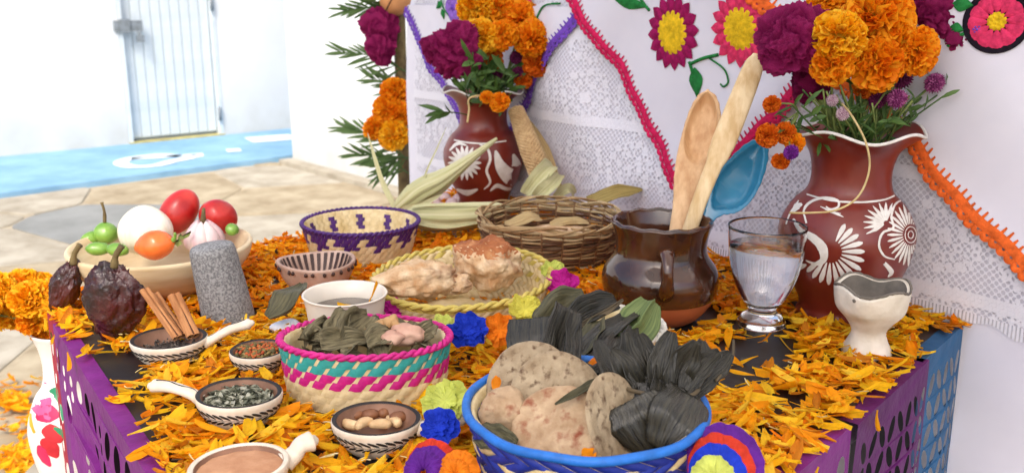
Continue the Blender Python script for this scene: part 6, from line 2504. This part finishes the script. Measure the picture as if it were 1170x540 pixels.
# ================================================================== marigold petals strewn on the table
keep = []                                     # footprints of what stands on the table
for o_, r_ in ((bk, .064), (bk2, .074), (bk3, .062), (bk4, .071), (bk5, .074), (bk6, .046), (pot, .05), (glass, .030), (vr, .048), (vl, .045), (cup, .025), (mug, .030), (dish, .024), (bowl, .055),
               (ps, .029), (ld1, .025), (ld2, .025), (ld3, .02), (ld4, .024), (ld5, .026)):
    keep.append((o_.location.x, o_.location.y, r_))
def inside(q, marg=0.0):
    for a, b in zip(quad, quad[1:] + quad[:1]):
        e = (b - a).normalized()
        n = Vector((-e.y, e.x))
        if n.dot(cen - a) < 0:
            n = -n
        if (q - a).dot(n) < marg:
            return False
    return True
def project(p):
    d = Vector(p) - CAM
    Z = d.y * cP - d.z * sP
    return CX + d.x / Z * FPX, CY - (d.y * sP + d.z * cP) / Z * FPX
bare = [(128, 428, 46, 26), (165, 478, 32, 22), (108, 390, 26, 20), (860, 412, 62, 24), (838, 436, 40, 18), (905, 466, 36, 13), (950, 505, 30, 12), (1068, 392, 26, 14), (210, 420, 16, 8), (880, 500, 22, 10),
        (985, 470, 16, 9), (960, 452, 26, 8), (440, 530, 24, 9), (700, 330, 18, 8), (500, 262, 40, 12), (920, 425, 16, 8), (1000, 515, 18, 9)]
def density(q):
    u, v = project((q.x, q.y, 0))
    d = 1.0
    for (bu, bv_, ru, rv) in bare:
        k = ((u - bu) / ru) ** 2 + ((v - bv_) / rv) ** 2
        if k < 1:
            d *= .05 + .3 * k * k
    d *= .55 + .75 * max(0, min(1, .55 + nz((q.x * 11, q.y * 11, 0)) * 1.3))
    return d
pet_cols = [S(255, 200, 28), S(255, 188, 20), S(254, 174, 16), S(255, 212, 60), S(250, 156, 12), S(255, 196, 24), S(214, 132, 30), S(255, 206, 40), S(252, 164, 14)]
far_cols = [S(254, 168, 16), S(250, 152, 12), S(246, 136, 10), S(255, 182, 24)]
def petal_geo(mb, p, q, L_, w, curl, twist, col, tipc):
    M_ = q.to_matrix()
    vs, cols = [], []
    sway = twist * .32
    ny = 5
    for j in range(ny + 1):
        y_ = j / ny
        ww = w * (.16 + .90 * math.sin(PI * .5 * min(1, y_ * 1.45)) ** 1.3) * (1 - .45 * max(0, (y_ - .75) / .25) ** 2)
        for x_ in (-.5, -.25, 0, .25, .5):
            notch = (.05 * L_ * math.cos(x_ * PI) + .03 * L_ * math.sin(x_ * 11 + twist * 5)) if j == ny else 0
            zz = curl * L_ * (y_ * y_ - .3 * y_) + (abs(x_) * 2) ** 2 * w * .16 * (1 - y_) + twist * x_ * y_ * w * .7 + w * .22 * math.sin(x_ * 9 + twist * 7) * y_
            vs.append(p + M_ @ Vector((L_ * (y_ - .5) + notch, x_ * ww + sway * L_ * y_ * y_, zz)))
            t = 1 - y_
            cols.append(mixc(col, tipc, .55 * max(0, (t - .55) / .45)))
    fs = []
    for j in range(ny):
        for i in range(4):
            a = j * 5 + i
            fs.append((a, a + 1, a + 6, a + 5))
    o = len(mb.v)
    mb.v.extend([tuple(v_) for v_ in vs])
    mb.f.extend([tuple(i + o for i in f) for f in fs])
    mb.c.extend(cols)
    mb.m.extend([0] * len(fs))
def rand_q(rr, tilt):
    return Quaternion((0, 0, 1), rr.uniform(0, 2 * PI)) @ Quaternion((0, 1, 0), rr.gauss(0, tilt)) @ Quaternion((1, 0, 0), rr.gauss(0, tilt * 1.3))
rq = random.Random(99)
tiny = S(206, 150, 40)
stuff = MB()
single = []
N_PET = 9500
cnt = 0
tries = 0
while cnt < N_PET and tries < 120000:
    tries += 1
    q = Vector((rq.uniform(-.54, .50), rq.uniform(.42, 1.80)))
    # keep nearer petals denser per area where the photograph sees them large
    if not inside(q, .004 if q.y < .95 else -.004):
        continue
    dd = density(q)
    if rq.random() > dd:
        continue
    near = False
    for (x_, y_, r_) in keep:
        if (q.x - x_) ** 2 + (q.y - y_) ** 2 < (r_ + .004) ** 2:
            near = True
            break
    if near:
        continue
    u, v = project((q.x, q.y, 0))
    if u < -60 or u > 1230 or v > 590:
        continue
    cnt += 1
    L_ = rq.uniform(.014, .038) if q.y < .95 else rq.uniform(.015, .027)
    w = rq.uniform(.0030, .0100) if q.y < .95 else rq.uniform(.005, .0085)
    mound = max(0, .5 + nz((q.x * 9 + 3, q.y * 9, 1))) * .009 * dd
    z = .0025 + rq.random() ** 1.6 * (mound + .003)
    cols = far_cols if (q.y > 1.0 or rq.random() < .12) else pet_cols
    col = rq.choice(cols)
    p = Vector((q.x, q.y, z + .001))
    qq = rand_q(rq, .17)
    curl = rq.uniform(-.12, .34)
    tw = rq.uniform(-.8, .8)
    if v > 395 and z > .0045 and len(single) < 290 and 100 < u < 1075 and rq.random() < .55:
        single.append((p + Vector((0, 0, .003)), qq, L_, w, curl, tw, col))
    else:
        petal_geo(stuff, p, qq, L_, w, curl, tw, col, tiny)
o = stuff.build('marigold_petals', M_petal, kind='stuff')
tag(o, 'carpet of loose orange marigold petals covering the table', 'petals')
for (p, qq, L_, w, curl, tw, col) in single:
    m_ = MB()
    petal_geo(m_, Vector((0, 0, 0)), qq, L_ * 1.12, w * 1.12, curl, tw, col, tiny)
    o = m_.build('marigold_petal', M_petal)
    o.location = p
    tag(o, 'loose orange marigold petal lying on top of the petal carpet', 'petal', 'single marigold petals on the near part of the table')
# petals hanging over the right edge
over = MB()
for k in range(34):
    f = rq.uniform(.10, .62)
    q = TR + (TN - TR) * f
    u, v = project((q.x, q.y, 0))
    dn = abs(rq.gauss(0, .008))
    wv_ = max(0, nz((f * 9, 2, 0)) + .35)
    if rq.random() > wv_:
        continue
    p = Vector((q.x, q.y, .003 - dn)) + Vector((rn.x, rn.y, 0)) * (.012 if dn > .004 else -.002)
    ta_ = rq.uniform(-.9, .9)
    qd = (frame(Vector((rdr.x * ta_, rdr.y * ta_, -1)), (rn.x, rn.y, .25))).to_quaternion()
    petal_geo(over, p, qd, rq.uniform(.016, .026), rq.uniform(.007, .011), .2, 0, rq.choice(pet_cols), tiny)
for k in range(26):
    f = rq.uniform(.02, .75)
    q = TL + (TN - TL) * f
    if rq.random() > max(.1, nz((f * 7, 5, 0)) + .4):
        continue
    p = Vector((q.x, q.y, .004 - abs(rq.gauss(0, .006)))) + Vector((ln_n.x, ln_n.y, 0)) * .012
    ta_ = rq.uniform(-1.2, 1.2)
    qd = (frame(Vector((lnr.x * ta_, lnr.y * ta_, -.8)), (ln_n.x, ln_n.y, .5))).to_quaternion()
    petal_geo(over, p, qd, rq.uniform(.014, .022), rq.uniform(.004, .007), .2, 0, rq.choice(pet_cols), tiny)
o = over.build('spilling_petals', M_petal, kind='stuff')
tag(o, 'orange marigold petals spilling over the table edges', 'petals')
# thin pale florets and seed bits among the petals
fib = MB()
for k in range(1500):
    q = Vector((rq.uniform(-.4, .46), rq.uniform(.5, 1.25)))
    if not inside(q, .01) or rq.random() > density(q) or any((q.x - x_) ** 2 + (q.y - y_) ** 2 < (r_ + .006) ** 2 for x_, y_, r_ in keep):
        continue
    p = Vector((q.x, q.y, .006 + rq.random() * .008))
    a = rq.uniform(0, 6.28)
    d = Vector((math.cos(a), math.sin(a), rq.uniform(-.2, .4)))
    s_ = Vector((-d.y, d.x, 0))
    ln_ = rq.uniform(.006, .014)
    fib.tube(smooth_path([p, p + d * ln_ * .5 + s_ * rq.uniform(-.003, .003), p + d * ln_], 3), [.0003, .0004, .0004, .0004, .0005, .0006, .0005], 4,
             col=rq.choice([S(226, 206, 140), S(70, 56, 36), S(206, 176, 110), S(236, 222, 170)]))
o = fib.build('floret_bits', M_fibre, kind='stuff')
tag(o, 'thin pale and dark floret bits scattered among the petals', 'floret bits')
# petals fallen on the paving at the far left and heaped by the wooden bowl's foot
gp = MB()
for k in range(420):
    u, v = rq.choice([(rq.gauss(12, 9), rq.gauss(458, 4)), (rq.gauss(35, 22), rq.gauss(524, 10)), (rq.uniform(0, 70), rq.uniform(430, 535)), (rq.gauss(38, 12), rq.gauss(532, 8))])
    p = P(u, v, GZ + .022 + rq.random() * .01)
    petal_geo(gp, p, rand_q(rq, .25), rq.uniform(.03, .045), rq.uniform(.010, .018), .2, .3, rq.choice(pet_cols), tiny)
o = gp.build('fallen_petals', M_petal, kind='stuff')
tag(o, 'orange petals fallen on the paving below the painted vase', 'petals')
# petals in the drink and on the food
def one_petal(label, p, q, L_, w, curl, tw, col, cat='petal'):
    m_ = MB()
    petal_geo(m_, Vector((0, 0, 0)), q, L_, w, curl, tw, col, tiny)
    o = m_.build('marigold_petal', M_petal)
    o.location = p
    tag(o, label, cat)
ml = mug.location
one_petal('yellow petal floating flat in the drink of the cream cup', Vector((ml.x + .006, ml.y - .004, .0495)), Quaternion((0, 0, 1), 2.7), .026, .009, .1, .2, S(250, 186, 20))
one_petal('yellow petal standing against the inner wall of the cream cup', Vector((ml.x + .026, ml.y + .006, .058)), Quaternion((0, 1, 0), -1.1), .026, .008, .1, .2, S(246, 170, 16))
one_petal('orange petal stuck to the bottom of the front tortilla', at(670, 520, .648), Quaternion((0, 0, 1), .9) @ Quaternion((1, 0, 0), .6), .013, .010, .2, .1, S(244, 150, 20))
one_petal('small orange petal on the upper dark leaves', at(683, 396, .80), Quaternion((0, 0, 1), 1.4) @ Quaternion((1, 0, 0), .8), .011, .010, .3, .1, S(238, 128, 24))
one_petal('small orange petal lower on the dark leaves', at(678, 414, .775), Quaternion((0, 0, 1), .3) @ Quaternion((1, 0, 0), .8), .009, .008, .3, .1, S(238, 128, 24))
one_petal('orange petal at the left rim inside the blue basket', at(567, 440, .72), Quaternion((0, 0, 1), 1.2) @ Quaternion((0, 1, 0), -.9), .012, .008, .3, .1, S(240, 140, 20))
